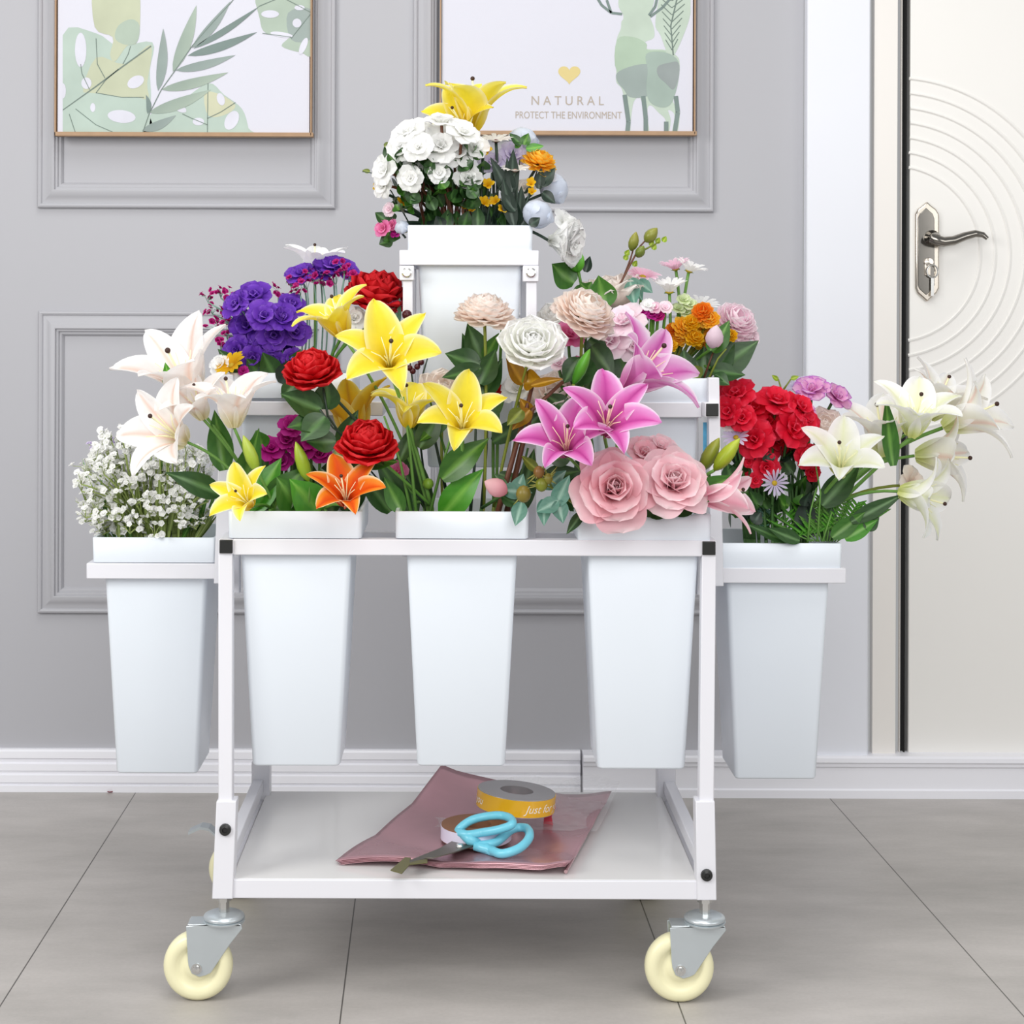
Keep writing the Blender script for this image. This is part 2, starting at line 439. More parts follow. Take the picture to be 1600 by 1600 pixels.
for e in (ell(126, 78, 9, 27), ell(135, 130, 8, 9), ell(190, 182, 22, 10, .1), ell(212, 128, 14, 9, -.5), ell(145, 168, 4, 7), ell(98, 142, 5, 12), ell(362, 188, 10, 16, .5), ell(345, 155, 6, 10, -.3), ell(310, 190, 9, 6), ell(282, 170, 10, 5, .4),
          ell(468, 12, 8, 4), ell(464, 36, 7, 7, .5), ell(422, 22, 14, 6), ell(440, 54, 18, 4, .15), ell(474, 72, 5, 14, .4)):
    blob(m, e, H + .0006, WH)
line(m, [(97, 172), (150, 135), (190, 105), (236, 72)], 2.0, H + .0007, g['line'])
for q in ([(185, 108), (165, 125), (150, 145), (190, 152), (225, 152)], [(118, 170), (150, 195), (180, 208)], [(164, 122), (152, 100), (150, 60)], [(140, 140), (128, 115), (126, 100)], [(192, 100), (200, 85), (204, 72)], [(325, 128), (324, 210)], [(324, 185), (345, 175), (368, 160)], [(324, 195), (300, 185), (285, 178)], [(108, 178), (118, 208)], [(455, 60), (487, 20)], [(410, 52), (455, 58)], [(404, 10), (440, -5), (487, 20)]):
    line(m, q, 1.1, H + .0007, g['line'])
spine = [(222, 210), (233, 178), (252, 140), (275, 108), (300, 72), (330, 38), (360, 5), (380, -20)]
line(m, spine, 1.3, H + .0009, g['line'])
for a, b, w, c in (((247, 142), (255, 44), 8, 'grey'), ((270, 112), (307, 8), 10, 'sage'), ((300, 75), (360, 2), 7, 'grey'), ((302, 76), (405, 10), 5, 'dk'), ((293, 87), (402, 50), 7, 'dk'), ((274, 110), (368, 86), 7, 'grey'), ((252, 140), (357, 113), 8, 'sage'), ((233, 176), (330, 140), 9, 'sage'), ((231, 178), (228, 148), 4, 'dk'), ((222, 204), (275, 180), 7, 'grey')):
    blade(m, a, b, w, H + .0008, mix(g[c], g['dk'], .5), g[c], 3)
m.build('leaf_print', M_PAINT, pl, smooth=False)
CLIP = (692, 1079, 208.5)
pr = picture(687, 1084, -420, 214, 'wood framed print with a watercolour deer, a gold heart and small lettering')
m = MB()
blob(m, sm([(972, 32), (985, 30), (1012, 30), (1020, 38), (1022, 58), (1008, 66), (1010, 76), (1040, 78), (1058, 88), (1062, 100), (1060, 125), (1055, 145), (1052, 160), (1062, 172), (1058, 209), (1050, 209), (1054, 180), (1044, 172), (1048, 188), (1044, 209), (1037, 209), (1040, 188), (1028, 175), (1018, 165),
              (1012, 168), (1012, 185), (1014, 209), (1006, 209), (1006, 185), (1003, 160), (998, 152), (990, 160), (986, 185), (984, 209), (977, 209), (980, 190), (976, 165), (972, 140), (963, 128), (963, 110), (962, 80), (964, 60), (970, 45)], 5), H, g['pale'])
blob(m, sm([(964, 62), (990, 58), (1010, 68), (1012, 78), (1040, 80), (1030, 95), (1000, 108), (964, 112)]), H + .0001, lin('#adc0ac'))
blob(m, sm([(964, 114), (985, 104), (1010, 100), (1030, 108), (1028, 130), (1012, 150), (985, 152), (975, 140), (965, 128)]), H + .0002, g['grey'])
blob(m, sm([(1010, 84), (1040, 82), (1060, 96), (1060, 125), (1050, 160), (1035, 168), (1016, 160), (1010, 140), (1012, 110)]), H + .0003, lin('#a3b3aa'))
blob(m, sm([(1028, 104), (1045, 98), (1060, 98), (1060, 122), (1052, 140), (1040, 130), (1028, 118)]), H + .0004, lin('#979f9e'))
for q in ([(976, 148), (982, 190), (980, 210)], [(1005, 150), (1009, 185), (1009, 210)], [(1041, 190), (1041, 210)], [(1056, 150), (1059, 175), (1054, 210)]):
    line(m, q, 7, H + .0005, g['dk'])
blob(m, sm([(976, 40), (974, 24), (966, 4), (978, -40), (1010, -40), (1022, -4), (1016, 24), (1016, 40)]), H + .00005, g['pale'])
for q in ([(972, 22), (955, 20), (940, 8), (928, -12), (920, -50)], [(955, 20), (948, 0)], [(1014, 24), (1024, 10), (1030, -20)], [(1016, 26), (1035, 12), (1050, -5)]):
    line(m, q, 4, H + .0005, g['dk'])
blob(m, sm([(1024, 34), (1040, -30), (1079, -30), (1079, 20), (1066, 60), (1052, 88), (1044, 86), (1032, 55)]), H + .0001, g['pale'])
line(m, [(1052, 86), (1048, 40), (1062, -20)], 2, H + .0007, g['line'])
for i in range(9):
    y = 78 - i * 11
    line(m, [(1050 - i * .1, y), (1050 - 10 - i * 1.4, y - 16)], 1.3, H + .0006, g['line'])
    line(m, [(1050, y), (1050 + 9 + i * 2.2, y - 17)], 1.3, H + .0006, g['line'])
m.build('deer_print', M_PAINT, pr, smooth=False)
m = MB()
hp = []
for i in range(48):
    t = 2 * PI * i / 48
    hx = 16 * math.sin(t) ** 3; hy = 13 * math.cos(t) - 5 * math.cos(2 * t) - 2 * math.cos(3 * t) - math.cos(4 * t)
    hp.append((889.5 + hx * 1.08, 115.5 - hy * 1.0))
blob(m, hp, H + .0002, WH)
m.build('gold_heart', M_HEART, pr, smooth=False)
def text(name, s, px, py, hpx, wpx, y, material, parent):
    cu = bpy.data.curves.new(name, 'FONT'); cu.body = s
    o = bpy.data.objects.new(name, cu); COL.objects.link(o)
    bpy.context.view_layer.update()
    me = o.to_mesh(); xs = [v.co.x for v in me.vertices]; ys = [v.co.y for v in me.vertices]
    x0, y0 = min(xs), min(ys); kx, ky = L_(wpx, y) / (max(xs) - x0), L_(hpx, y) / (max(ys) - y0)
    q = P(px - wpx / 2, py + hpx / 2, y); m = MB()
    for f in me.polygons:
        m.add([(q.x + (me.vertices[i].co.x - x0) * kx, y, q.z + (me.vertices[i].co.y - y0) * ky) for i in f.vertices], [tuple(range(len(f.vertices)))])
    o.to_mesh_clear(); bpy.data.objects.remove(o); bpy.data.curves.remove(cu)
    return m.build(name, material, parent, smooth=False)
t1 = text('headline_lettering', 'N A T U R A L', 887, 157, 14, 113, YW - H - .0003, M_INK, pr)
t2 = text('small_lettering', 'PROTECT THE ENVIRONMENT', 888.5, 179.5, 11, 166, YW - H - .0003, M_INK, pr)

# ------------------------------------------------------------------ the trolley
T = .0215
cart = empty('flower_trolley', (P(730, 0, 0).x, .22, 0), 'white metal tiered flower trolley on cream castor wheels', 'trolley')
BV = .0014
def fr(name, m, **k): return m.build(name, M_FRAME, cart, bevel=BV, **k)
RY = .44                                   # rear posts
# tray and lower frame
zt = P(730, 1375, 0).z
xl, xr = P(348, 1390).x, P(1104, 1390).x
m = MB(); m.box((xl + .012, .004, zt - .006), (xr - .012, RY + .012, zt)); tray = m.build('tray', M_TRAY, cart, bevel=.001)
m = MB(); m.box((xl + .012, 0, zt - .027), (xr - .012, .02, zt - .0005)); fr('front_rail', m)
m = MB(); m.box((xl + .012, RY - .008, zt - .027), (xr - .012, RY + .012, zt - .0062)); fr('rear_rail', m)
for x in (xl, xr):
    m = MB(); m.box((x - .009, .02, zt + .006), (x + .009, RY + .0, zt + .026)); fr('side_rail', m)
    m = MB(); m.box((x - .009, .02, zt - .027), (x + .009, RY, zt - .0065)); fr('tray_rail', m)
# front posts and sleeves
fr('front_post', quad_post([(341, 1330), (363, 1330), (363, 860), (341, 860)], .002, .002 + T))
fr('front_post', quad_post([(1092, 1330), (1115, 1330), (1119, 860), (1097, 860)], .002, .002 + T))
sl1 = quad_post([(331, 1405), (364, 1405), (369, 1252), (338, 1252)], -.003, .026); s1 = fr('post_sleeve', sl1)
sl2 = quad_post([(1089, 1407), (1120, 1407), (1117, 1252), (1087, 1252)], -.003, .026); s2 = fr('post_sleeve', sl2)
for (x, y), par in (((352, 1296), s1), ((1104, 1367), s2)):
    m = MB(); m.lathe([(0, 0), (.0085, 0), (.008, .004), (.004, .0055), (.0035, .003), (0, .003)], Matrix.Translation(P(x, y, -.003)) @ rot_to((0, -1, 0)), 16)
    m.build('bolt', M_BLACK, par)
# front bucket tier
for x0, x1 in ((341.5, 364.5), (1096.5, 1119.5)):
    t = pbox(x0, 842.5 + (2.6 if x0 > 800 else 0), x1, 866 + (2.6 if x0 > 800 else 0), 0, .21); o = fr('tier_side_tube', t)
    c = pbox(x0 + 1.2, 843.7 + (2.6 if x0 > 800 else 0), x1 - 1.2, 864.8 + (2.6 if x0 > 800 else 0), -.003, .004); c.build('end_cap', M_BLACK, o, bevel=.001)
zb = P(730, 868.5).z; za = P(730, 843.5).z
m = MB(); m.box((P(364, 850).x, .001, zb), (P(1097, 850).x, .001 + T, za)); fr('front_bar', m)
zz = P(730, 832, .2).z
m = MB(); m.box((P(352, 850).x, .197, zz - .02), (P(1108, 850).x, .215, zz)); fr('rear_bar', m)
# rear posts
for x in (xl + .004, xr - .004):
    m = MB(); m.box((x - .0105, RY - .011, zt - .027), (x + .0105, RY + .0105, P(730, 640, .42).z)); fr('rear_post', m)
    m = MB(); m.box((x - .015, RY - .016, zt - .03), (x + .015, RY + .016, zt + .055)); fr('post_sleeve', m)
# leaning uprights that carry the middle tier
fr('tier_upright', quad_post([(334, 912), (357, 912), (364, 585), (346, 585)], .168, .187))
fr('tier_upright', quad_post([(1110, 916), (1131, 916), (1124, 590), (1107, 590)], .168, .187))
m = quad_post([(362, 927), (374.5, 927), (374.5, 868), (362, 868)], .215, .23); fr('bracket', m)
m = quad_post([(1089, 930), (1102, 930), (1104, 868), (1091, 868)], .215, .23); fr('bracket', m)
# middle tier: two rings
y0, y1 = .19, .404
for xo, xi, dy in ((346, 578, 0), (1124, 894, 2)):
    a, b = P(xo, 627 + dy, y0), P(xi, 650 + dy, y0)
    za_, zb_ = a.z, b.z
    s = 1 if xi > xo else -1
    a = P(xo, 627 + dy, .158); zt2, zb2 = a.z, P(xo, 650 + dy, .158).z
    m = MB(); m.box((min(a.x, a.x + s * T), .158, zb2), (max(a.x, a.x + s * T), RY, zt2)); o = fr('tier_side_tube', m)
    xx = sorted((a.x + s * .0015, a.x + s * (T - .0015)))
    c = MB(); c.box((xx[0], .155, zb2 + .0015), (xx[1], .161, zt2 - .0015)); c.build('end_cap', M_BLACK, o, bevel=.001)
    xx = sorted((a.x + s * T, b.x))
    m = MB(); m.box((xx[0], y0, zb_), (xx[1], y0 + .02, za_)); fr('ring_bar', m)
    m = MB(); m.box((xx[0], y1 - .006, zb_), (xx[1], y1 + .014, za_)); fr('ring_bar', m)
    xx = sorted((b.x, b.x + s * .02))
    m = MB(); m.box((xx[0], y0, zb_), (xx[1], y1 + .014, za_)); fr('ring_bar', m)
m = MB(); m.box((P(345, 640, RY).x, RY - .01, P(730, 650, .19).z), (P(1123, 640, RY).x, RY + .01, P(730, 628, .19).z)); fr('cross_bar', m)
# top tier
yt = .163
tz0, tz1 = P(733, 414.5, yt).z, P(733, 391, yt).z
ta, tb = P(624, 400, yt).x, P(842, 402, yt).x
m = MB(); m.box((ta, yt, tz0), (tb, yt + .02, tz1)); fr('top_bar', m)
m = MB(); m.box((ta, yt + .2, tz0), (tb, yt + .22, tz1)); fr('top_bar', m)
for x, s in ((ta, 1), (tb, -1)):
    xx = sorted((x, x + s * .02)); m = MB(); m.box((xx[0], yt + .02, tz0), (xx[1], yt + .2, tz1)); fr('top_bar', m)
for x0, x1, q in ((628, 645, (624, 415, 647, 438)), (821, 839, (817, 415, 842, 440))):
    m = pbox(x0, 416, x1, 870, yt + .004, yt + .022); fr('top_post', m)
    s = pbox(q[0], q[1], q[2], q[3], yt - .002, yt + .026); so = fr('post_sleeve', s)
    m = MB(); m.lathe([(0, 0), (.0075, 0), (.0075, .0025), (.0055, .0035), (.0055, .002), (.002, .002), (.0018, .004), (0, .004)], Matrix.Translation(P((q[0] + q[2]) / 2, 426, yt - .002)) @ rot_to((0, -1, 0)), 18)
    m.build('screw', M_STEEL, so)
    m = MB(); xa = P(x0, 600, yt).x; m.box((xa, yt + .202, zz), (xa + .016, yt + .218, tz0)); fr('top_post', m)
# side rings
for xo, xi, ya, yb in ((135, 342, 880, 905), (1322, 1118, 888, 911)):
    a, b = P(xo, ya, y0), P(xi, yb, y0); s = 1 if xi > xo else -1
    xx = sorted((a.x, b.x)); m = MB(); m.box((xx[0], y0, b.z), (xx[1], y0 + .019, a.z)); fr('ring_bar', m)
    m = MB(); m.box((xx[0], y1 - .004, b.z), (xx[1], y1 + .014, a.z)); fr('ring_bar', m)
    xx = sorted((a.x, a.x + s * .019)); m = MB(); m.box((xx[0], y0 + .019, b.z), (xx[1], y1 - .004, a.z)); fr('ring_bar', m)
    xx = sorted((b.x, b.x - s * .019)); m = MB(); m.box((xx[0], y0 + .019, b.z), (xx[1], y1 - .004, a.z)); fr('ring_bar', m)
# castors
def castor(x, y, dx, front):
    """x, y: the stem; wheel trails by dx"""
    c = bpy.data.objects.new('castor', None); COL.objects.link(c); c.parent = cart; c['_w'] = cart['_w']
    R = .0487; wx = x + dx
    Mw = Matrix.Translation((wx, y, R)) @ rot_to((0, -1, 0))
    prof = [(.010, .014), (.014, .014), (.018, .010), (.026, .009), (.030, .012), (.036, .0145), (.043, .0135), (.0470, .0095), (R, .004), (R, -.004), (.0470, -.0095), (.043, -.0135), (.036, -.0145), (.030, -.012), (.026, -.009), (.018, -.010), (.014, -.014), (.010, -.014)]
    m = MB(); m.lathe(prof, Mw, 48); m.build('wheel', M_WHEEL, c, angle=70)
    k = 1 if dx < 0 else -1
    zf = .108
    m = MB()
    for sy in (-.0165, .0145):
        poly = [(-.015, zf), (.012, zf + .003), (.062, zf + .003), (.064, zf - .003), (.046, zf - .026), (.020, R - .006), (.013, R - .0095), (.004, R - .012), (-.007, R - .007), (-.0115, R + .004), (-.0125, R + .012)]
        m.prism([(wx + a * k, y + sy, z) for a, z in poly], (0, .002, 0))
    m.box((min(wx - .013 * k, wx + .062 * k), y - .0165, zf), (max(wx - .013 * k, wx + .062 * k), y + .0165, zf + .003))
    m.build('fork', M_ZINC, c, bevel=.0008)
    m = MB(); m.lathe([(0, -.018), (.0075, -.018), (.0075, .018), (0, .018)], Mw, 14)
    m.lathe([(0, .017), (.0055, .017), (.005, .021), (0, .022)], Mw, 10)
    m.build('axle_bolt', M_STEEL, c)
    m = MB(); Mz = Matrix.Translation((x, y, zf + .003))
    m.lathe([(0, -.001), (.029, 0), (.0295, .002), (.026, .003), (.0285, .004), (.0292, .006), (.028, .0085), (.023, .011), (.012, .0125), (0, .0125)], Mz, 32)
    m.build('swivel_plate', M_ZINC, c, angle=50)
    zt0 = zf + .0155; ztop_ = zt - .0275
    m = MB(); m.lathe([(0, 0), (.0075, 0), (.0075, ztop_ - zt0 - .006), (.0105, ztop_ - zt0 - .006), (.0105, ztop_ - zt0), (0, ztop_ - zt0)], Matrix.Translation((x, y, zt0)), 6, None)
    m.build('stem', M_STEEL, c, angle=20)
    if not front:
        m = MB()
        pts = [(wx - .03, zf - .01), (wx - .048, zf + .006), (wx - .062, zf + .008), (wx - .082, zf - .001)]
        for (xa, za1), (xb, zb1) in zip(pts, pts[1:]):
            m.prism([(xa, y - .014, za1), (xb, y - .014, zb1), (xb, y - .014, zb1 + .004), (xa, y - .014, za1 + .004)], (0, .028, 0))
        m.build('brake_pedal', M_ZINC, c)
castor(P(350, 1430, .012).x, .012, -.036, True)
castor(P(1101, 1430, .012).x, .012, -.036, True)
castor(xl + .002, RY, -.036, False)
castor(xr - .002, RY, -.036, False)
for o in cart.children: pass

# ------------------------------------------------------------------ buckets
def rsq(h, z, r, cx, cy, n=5):
    o = []
    for qx, qy, a0 in ((1, 1, 0), (-1, 1, PI / 2), (-1, -1, PI), (1, -1, 3 * PI / 2)):
        for i in range(n + 1):
            a = a0 + PI / 2 * i / n
            o.append((cx + qx * (h - r) + r * math.cos(a), cy + qy * (h - r) + r * math.sin(a), z))
    return o
def loft(levels, cx, cy, caps=(True, True), loop=False):
    m = MB(); vs, fs = [], []
    for h, z, r in levels: vs += rsq(h, z, r, cx, cy)
    n = 24; L = len(levels)
    for i in range(L if loop else L - 1):
        j = (i + 1) % L
        for k in range(n): fs.append((i * n + k, i * n + (k + 1) % n, j * n + (k + 1) % n, j * n + k))
    if not loop:
        if caps[0]: fs.append(tuple(reversed(range(n))))
        if caps[1]: fs.append(tuple(range((L - 1) * n, L * n)))
    m.add(vs, fs); return m
BK = {}
HR = .0935
def bucket(key, px, pytop, yf, label):
    cx = P(px, pytop, yf).x; zt_ = P(px, pytop, yf).z; cy = yf + HR
    zr = zt_ - .038; zb_ = zt_ - .3665
    e = empty('flower_bucket', (cx, cy, zb_), label, 'bucket')
    m = loft([(.0605, zb_, .007), (.0628, zb_ + .003, .007), (.0795, zr, .008), (.0755, zr + .002, .010), (.0590, zb_ + .006, .010)], cx, cy)
    m.build('body', M_BUCKET, e, angle=50)
    m = loft([(.0780, zr, .010), (HR - .0006, zr, .006), (HR, zr + .001, .006), (HR + .0008, zt_ - .001, .006), (HR, zt_, .006), (HR - .004, zt_, .009), (HR - .0045, zt_ - .002, .009), (HR - .005, zr + .004, .009), (.0770, zr + .003, .009)], cx, cy, loop=True)
    m.build('rim', M_BUCKET, e, angle=50)
    BK[key] = (cx, cy, zt_, zb_)
bucket('FL', 461, 799, .003, 'white square bucket at the front left, holding the orange lily')
bucket('FM', 722, 799.5, .003, 'white square bucket at the front middle, holding yellow lilies and red blooms')
bucket('FR', 1007, 804, .003, 'white square bucket at the front right, holding pink roses')
bucket('BL', 455, 583, .193, 'white square bucket on the middle tier under the purple flowers')
bucket('BR', 1014, 591, .193, 'white square bucket on the middle tier under the pale daisies and marigolds')
bucket('TP', 734.5, 352, yt + .002, 'white square bucket topmost on the trolley')
bucket('SL', 241, 840, .193, "white square bucket hung off the trolley's left end, full of baby's breath")
bucket('SR', 1219, 849, .193, "white square bucket hung off the trolley's right end, full of white lilies and red flowers")
m = pbox(1098.5, 660, 1104.5, 712, .1885, .1895)
m.build('label_strip', M_BLUETAG, [o for o in COL.objects if o.name.startswith('flower_trolley')][0])

# ------------------------------------------------------------------ things on the tray
def TP_(px, py, dz=0):                    # tray-top point seen at a pixel
    dx, dy = px - VX, py - VY
    c, s = math.cos(ROLL), math.sin(ROLL)
    dx, dy = c * dx + s * dy, -s * dx + c * dy
    k = (HC - zt - dz) / dy
    return Vector((dx * k, k * FPX - D, zt + dz))
A, B = TP_(524, 1352), TP_(890, 1369); C_, Dd = TP_(952, 1240), TP_(690, 1246)
Dd.y = min(Dd.y, .405); C_.y = min(C_.y, .40)
e = empty('wrapping_foil_sheets', TP_(740, 1310), 'mauve foil wrapping sheets lying flat on the tray', 'wrapping paper')
random.seed(4)
def sheet(off, inset, curl, crk):
    def f(u, v):
        s = (v + 1) / 2
        p = A.lerp(B, s).lerp(Dd.lerp(C_, s), u)
        p = p + Vector((inset * (.5 - s), inset * .5 * (u - .5), 0))
        z = .0015 + off + curl * (u ** 3) * ((1 - s) ** 2) * .05 + .004 * abs(math.sin(u * 9 + s * 5)) * crk + .006 * crk * math.exp(-((s - 1) * 9) ** 2) + .005 * crk * math.exp(-(u * 10) ** 2) * abs(math.sin(s * 7))
        return (Vector((p.x, p.y, p.z + z)), (1, 1, 1))
    m = MB(); m.grid(f, 26, 36); return m
for i in range(4):
    o = sheet(.0015 * i, .004 * (3 - i), 1.0, 1).build('sheet', M_FOIL, e, angle=180)
    sd = o.modifiers.new('thick', 'SOLIDIFY'); sd.thickness = .0004; sd.offset = 1
m = MB()
def fc(u, v):
    s = (v + 1) / 2
    p = Dd.lerp(C_, s); q = A.lerp(B, s)
    r = q.lerp(p, .45 + .6 * u)
    return (Vector((r.x + .01 * s, min(r.y, .43), zt + .0125 + .02 * u * u + .006 * math.sin(s * 17) * u)), (1, 1, 1))
m.grid(fc, 10, 24); m.build('cellophane', M_CELLO, e, angle=180)
m = MB()
m.tube([TP_(884, 1362, .004), TP_(914, 1308, .006), TP_(942, 1250, .006)], .0028, 8); m.build('folded_edge', M_FOIL2, e)
ZS = zt + .0135
def roll(name, px, py, rpx, hgt, zbase, tilt, side, top, label, hole=.42, cat='ribbon'):
    r = rpx
    c = TP_(px, py, zbase - zt)
    M = Matrix.Translation(c) @ Matrix.Rotation(tilt[0], 4, 'X') @ Matrix.Rotation(tilt[1], 4, 'Y')
    e = empty(name, c, label, cat, None)
    m = MB(); m.lathe([(r * .9, .0012), (r, .0012), (r, hgt - .0012), (r * .9, hgt - .0012), (r * .9, .0012)], M, 56); m.build('ribbon_band', side, e, angle=50)
    m = MB(); m.lathe([(r * hole, 0), (r * .985, 0), (r * .985, hgt), (r * hole, hgt), (r * hole, 0)], M, 48); m.build('spool_disc', top, e, angle=30)
    return e, M
e1, M1 = roll('ribbon_roll', 744, 1310, .053, .022, ZS + .0005, (0, 0), M_PINKRIB, M_KRAFT, 'pale lilac ribbon roll with brown card face lying under the scissors')
e2, M2 = roll('ribbon_roll', 805, 1262, .0605, .027, ZS + .026, (-.02, .09), M_GOLD, M_SILV, 'gold satin ribbon roll with white lettering, propped on the lilac roll')
def script_on(e, M, s, a0, size, r, zc):
    cu = bpy.data.curves.new('lettering', 'FONT'); cu.body = s; cu.size = size; cu.shear = .35
    o = bpy.data.objects.new('lettering_source', cu); COL.objects.link(o)
    bpy.context.view_layer.update()
    me = o.to_mesh(); m = MB()
    for f in me.polygons:
        pts = []
        for i in f.vertices:
            x, y = me.vertices[i].co.x, me.vertices[i].co.y
            a = a0 + x / r
            pts.append(M @ Vector(((r + .0004) * math.cos(a), (r + .0004) * math.sin(a), zc + y)))
        m.add(pts, [tuple(range(len(pts)))])
    o.to_mesh_clear(); bpy.data.objects.remove(o); bpy.data.curves.remove(cu)
    m.build('lettering', M_WHITE, e, smooth=False)
for a0 in (-PI / 2 + .2, -PI / 2 - 2.35): script_on(e2, M2, 'Just for you', a0, .017, .0605, .008)
e3 = empty('ribbon_tail', TP_(868, 1300, .02), 'loose red ribbon end showing behind the gold roll', 'ribbon')
m = MB()
rp = [(852, 1245, .030), (862, 1244, .032), (868, 1250, .03), (866, 1275, .03), (862, 1292, .03), (850, 1290, .03)]
def rpt(x, y, yy): return P(x, y, yy)
q = [P(842, 1238, .255), P(866, 1240, .245), P(868, 1262, .242), P(862, 1276, .24), P(866, 1299, .232), P(848, 1292, .238), P(850, 1280, .242)]
m.prism(q, (0, .0012, 0)); m.build('band', M_REDRIB, e3)
# scissors
sc = empty('scissors', TP_(720, 1325, .02), 'open scissors with turquoise handles on the foil sheets', 'scissors')
def ZP(px, py, z):                        # point at height z above the tray seen at a pixel
    return TP_(px, py, z)
def loop(pts, rad, name):
    m = MB(); n = 8; q = []
    ps = sm([(x, y) for x, y, _ in pts], 6); ps.append(ps[0]); 
    zs = [p[2] for p in pts]; N = len(pts)
    for i, (x, y) in enumerate(ps):
        t = i / 6; a, b = zs[int(t) % N], zs[(int(t) + 1) % N]
        q.append(ZP(x, y, a + (b - a) * (t - int(t))))
    m.tube(q, rad, 10, cap=False); return m
m = loop([(716, 1298, .034), (738, 1281, .05), (775, 1274, .056), (796, 1278, .056), (800, 1288, .054), (780, 1296, .046), (752, 1301, .038), (730, 1304, .034)], .0062, 'grip')
m.tube([ZP(722, 1302, .034), ZP(735, 1312, .028), ZP(748, 1318, .022)], [.007, .009, .007], 10)
m.build('handle', M_CYAN, sc, angle=180)
m = loop([(748, 1322, .02), (775, 1316, .024), (800, 1296, .036), (822, 1294, .038), (827, 1308, .034), (812, 1325, .026), (785, 1334, .02), (766, 1328, .018)], .0066, 'grip')
m.tube([ZP(740, 1322, .02), ZP(760, 1325, .018), ZP(772, 1334, .016)], [.006, .009, .004], 10)
m.build('handle', M_CYAN, sc, angle=180)
for pts, z in (([(742, 1309), (706, 1316), (668, 1338), (664, 1342), (675, 1342), (708, 1334), (742, 1322)], .0195), ([(738, 1312), (700, 1322), (640, 1346), (640, 1350), (704, 1332), (740, 1324)], .0165)):
    m = MB(); m.prism([ZP(x, y, z) for x, y in pts], (0, 0, .002)); m.build('blade', M_BLADE, sc, bevel=.0004)
m = MB(); m.lathe([(0, 0), (.0055, 0), (.0045, .003), (0, .0035)], Matrix.Translation(ZP(718, 1322, .0215)), 14); m.build('pivot_screw', M_STEEL, sc)
m = MB(); m.prism([ZP(x, y, .0165) for x, y in [(610, 1361), (633, 1341), (642, 1342), (640, 1348), (668, 1344), (668, 1349), (640, 1352), (628, 1366)]], (0, 0, .0018)); m.build('blade_tip', M_OLIVE, sc, bevel=.0004)

f_ = floor_pt(174, 1236)
e = empty('fallen_petal', (f_.x, f_.y - .012, 0), 'tiny dark red petal lying on the floor at the foot of the baseboard, far left', 'petal')
m = MB(); m.grid(lambda u, v: (Vector((f_.x + (u - .5) * .011, f_.y - .012 + v * .005 * math.sin(PI * (.1 + .8 * u)), .0008 + .003 * v * v)), lin('#8a0f22')), 6, 4); m.build('petal', M_PETAL, e)
# ------------------------------------------------------------------ flower making
R3 = random.Random(11)
def petal(mb, M, phi, L, W, th0, th1, colf, nu=10, nv=6, shape='lily', bp=1.3, cup=0.0, r0=0.0, z0=0.0, ruff=0.0, rn=3.0, crease=0.0, wb=.35, wc=.62, tw=0.0, ph=0.0):
    th0, th1 = math.radians(th0), math.radians(th1)
    N = 40; rs, zs = [r0], [z0]
    for i in range(N):
        th = th0 + (th1 - th0) * ((i + .5) / N) ** bp
        rs.append(rs[-1] + L / N * math.sin(th)); zs.append(zs[-1] + L / N * math.cos(th))
    cp, sp = math.cos(phi), math.sin(phi)
    br = 1 + R3.uniform(-.045, .045)
    def f(u, v):
        k = u * N; i = min(int(k), N - 1); t = k - i
        r = rs[i] + (rs[i + 1] - rs[i]) * t; z = zs[i] + (zs[i + 1] - zs[i]) * t
        th = th0 + (th1 - th0) * max(u, 1e-6) ** bp
        if shape == 'lily': w = W * max(.0, math.sin(PI * min(1, (.06 + .94 * u) ** .92))) ** .72
        elif shape == 'point': w = W * math.sin(PI * min(1, (.05 + .95 * u))) ** .8
        else:
            w = W * ((wb + (1 - wb) * sstep(0, wc, u)) if u < wc else math.sqrt(max(0, 1 - ((u - wc) / (1 - wc)) ** 2.4)))
        nr, nz = -math.cos(th), math.sin(th)
        vv = v
        d = cup * w * v * v - crease * w * (1 - abs(v)) * (0.3 + .7 * math.sin(PI * u)) + ruff * sstep(.3, 1, u) * math.sin(v * rn * PI + ph + phi * 3) * L + tw * v * w * u
        x, y, zz = r + nr * d, vv * w, z + nz * d
        return M @ Vector((x * cp - y * sp, x * sp + y * cp, zz)), tuple(min(1, c * br) for c in colf(u, v))
    mb.grid(f, nu, nv)

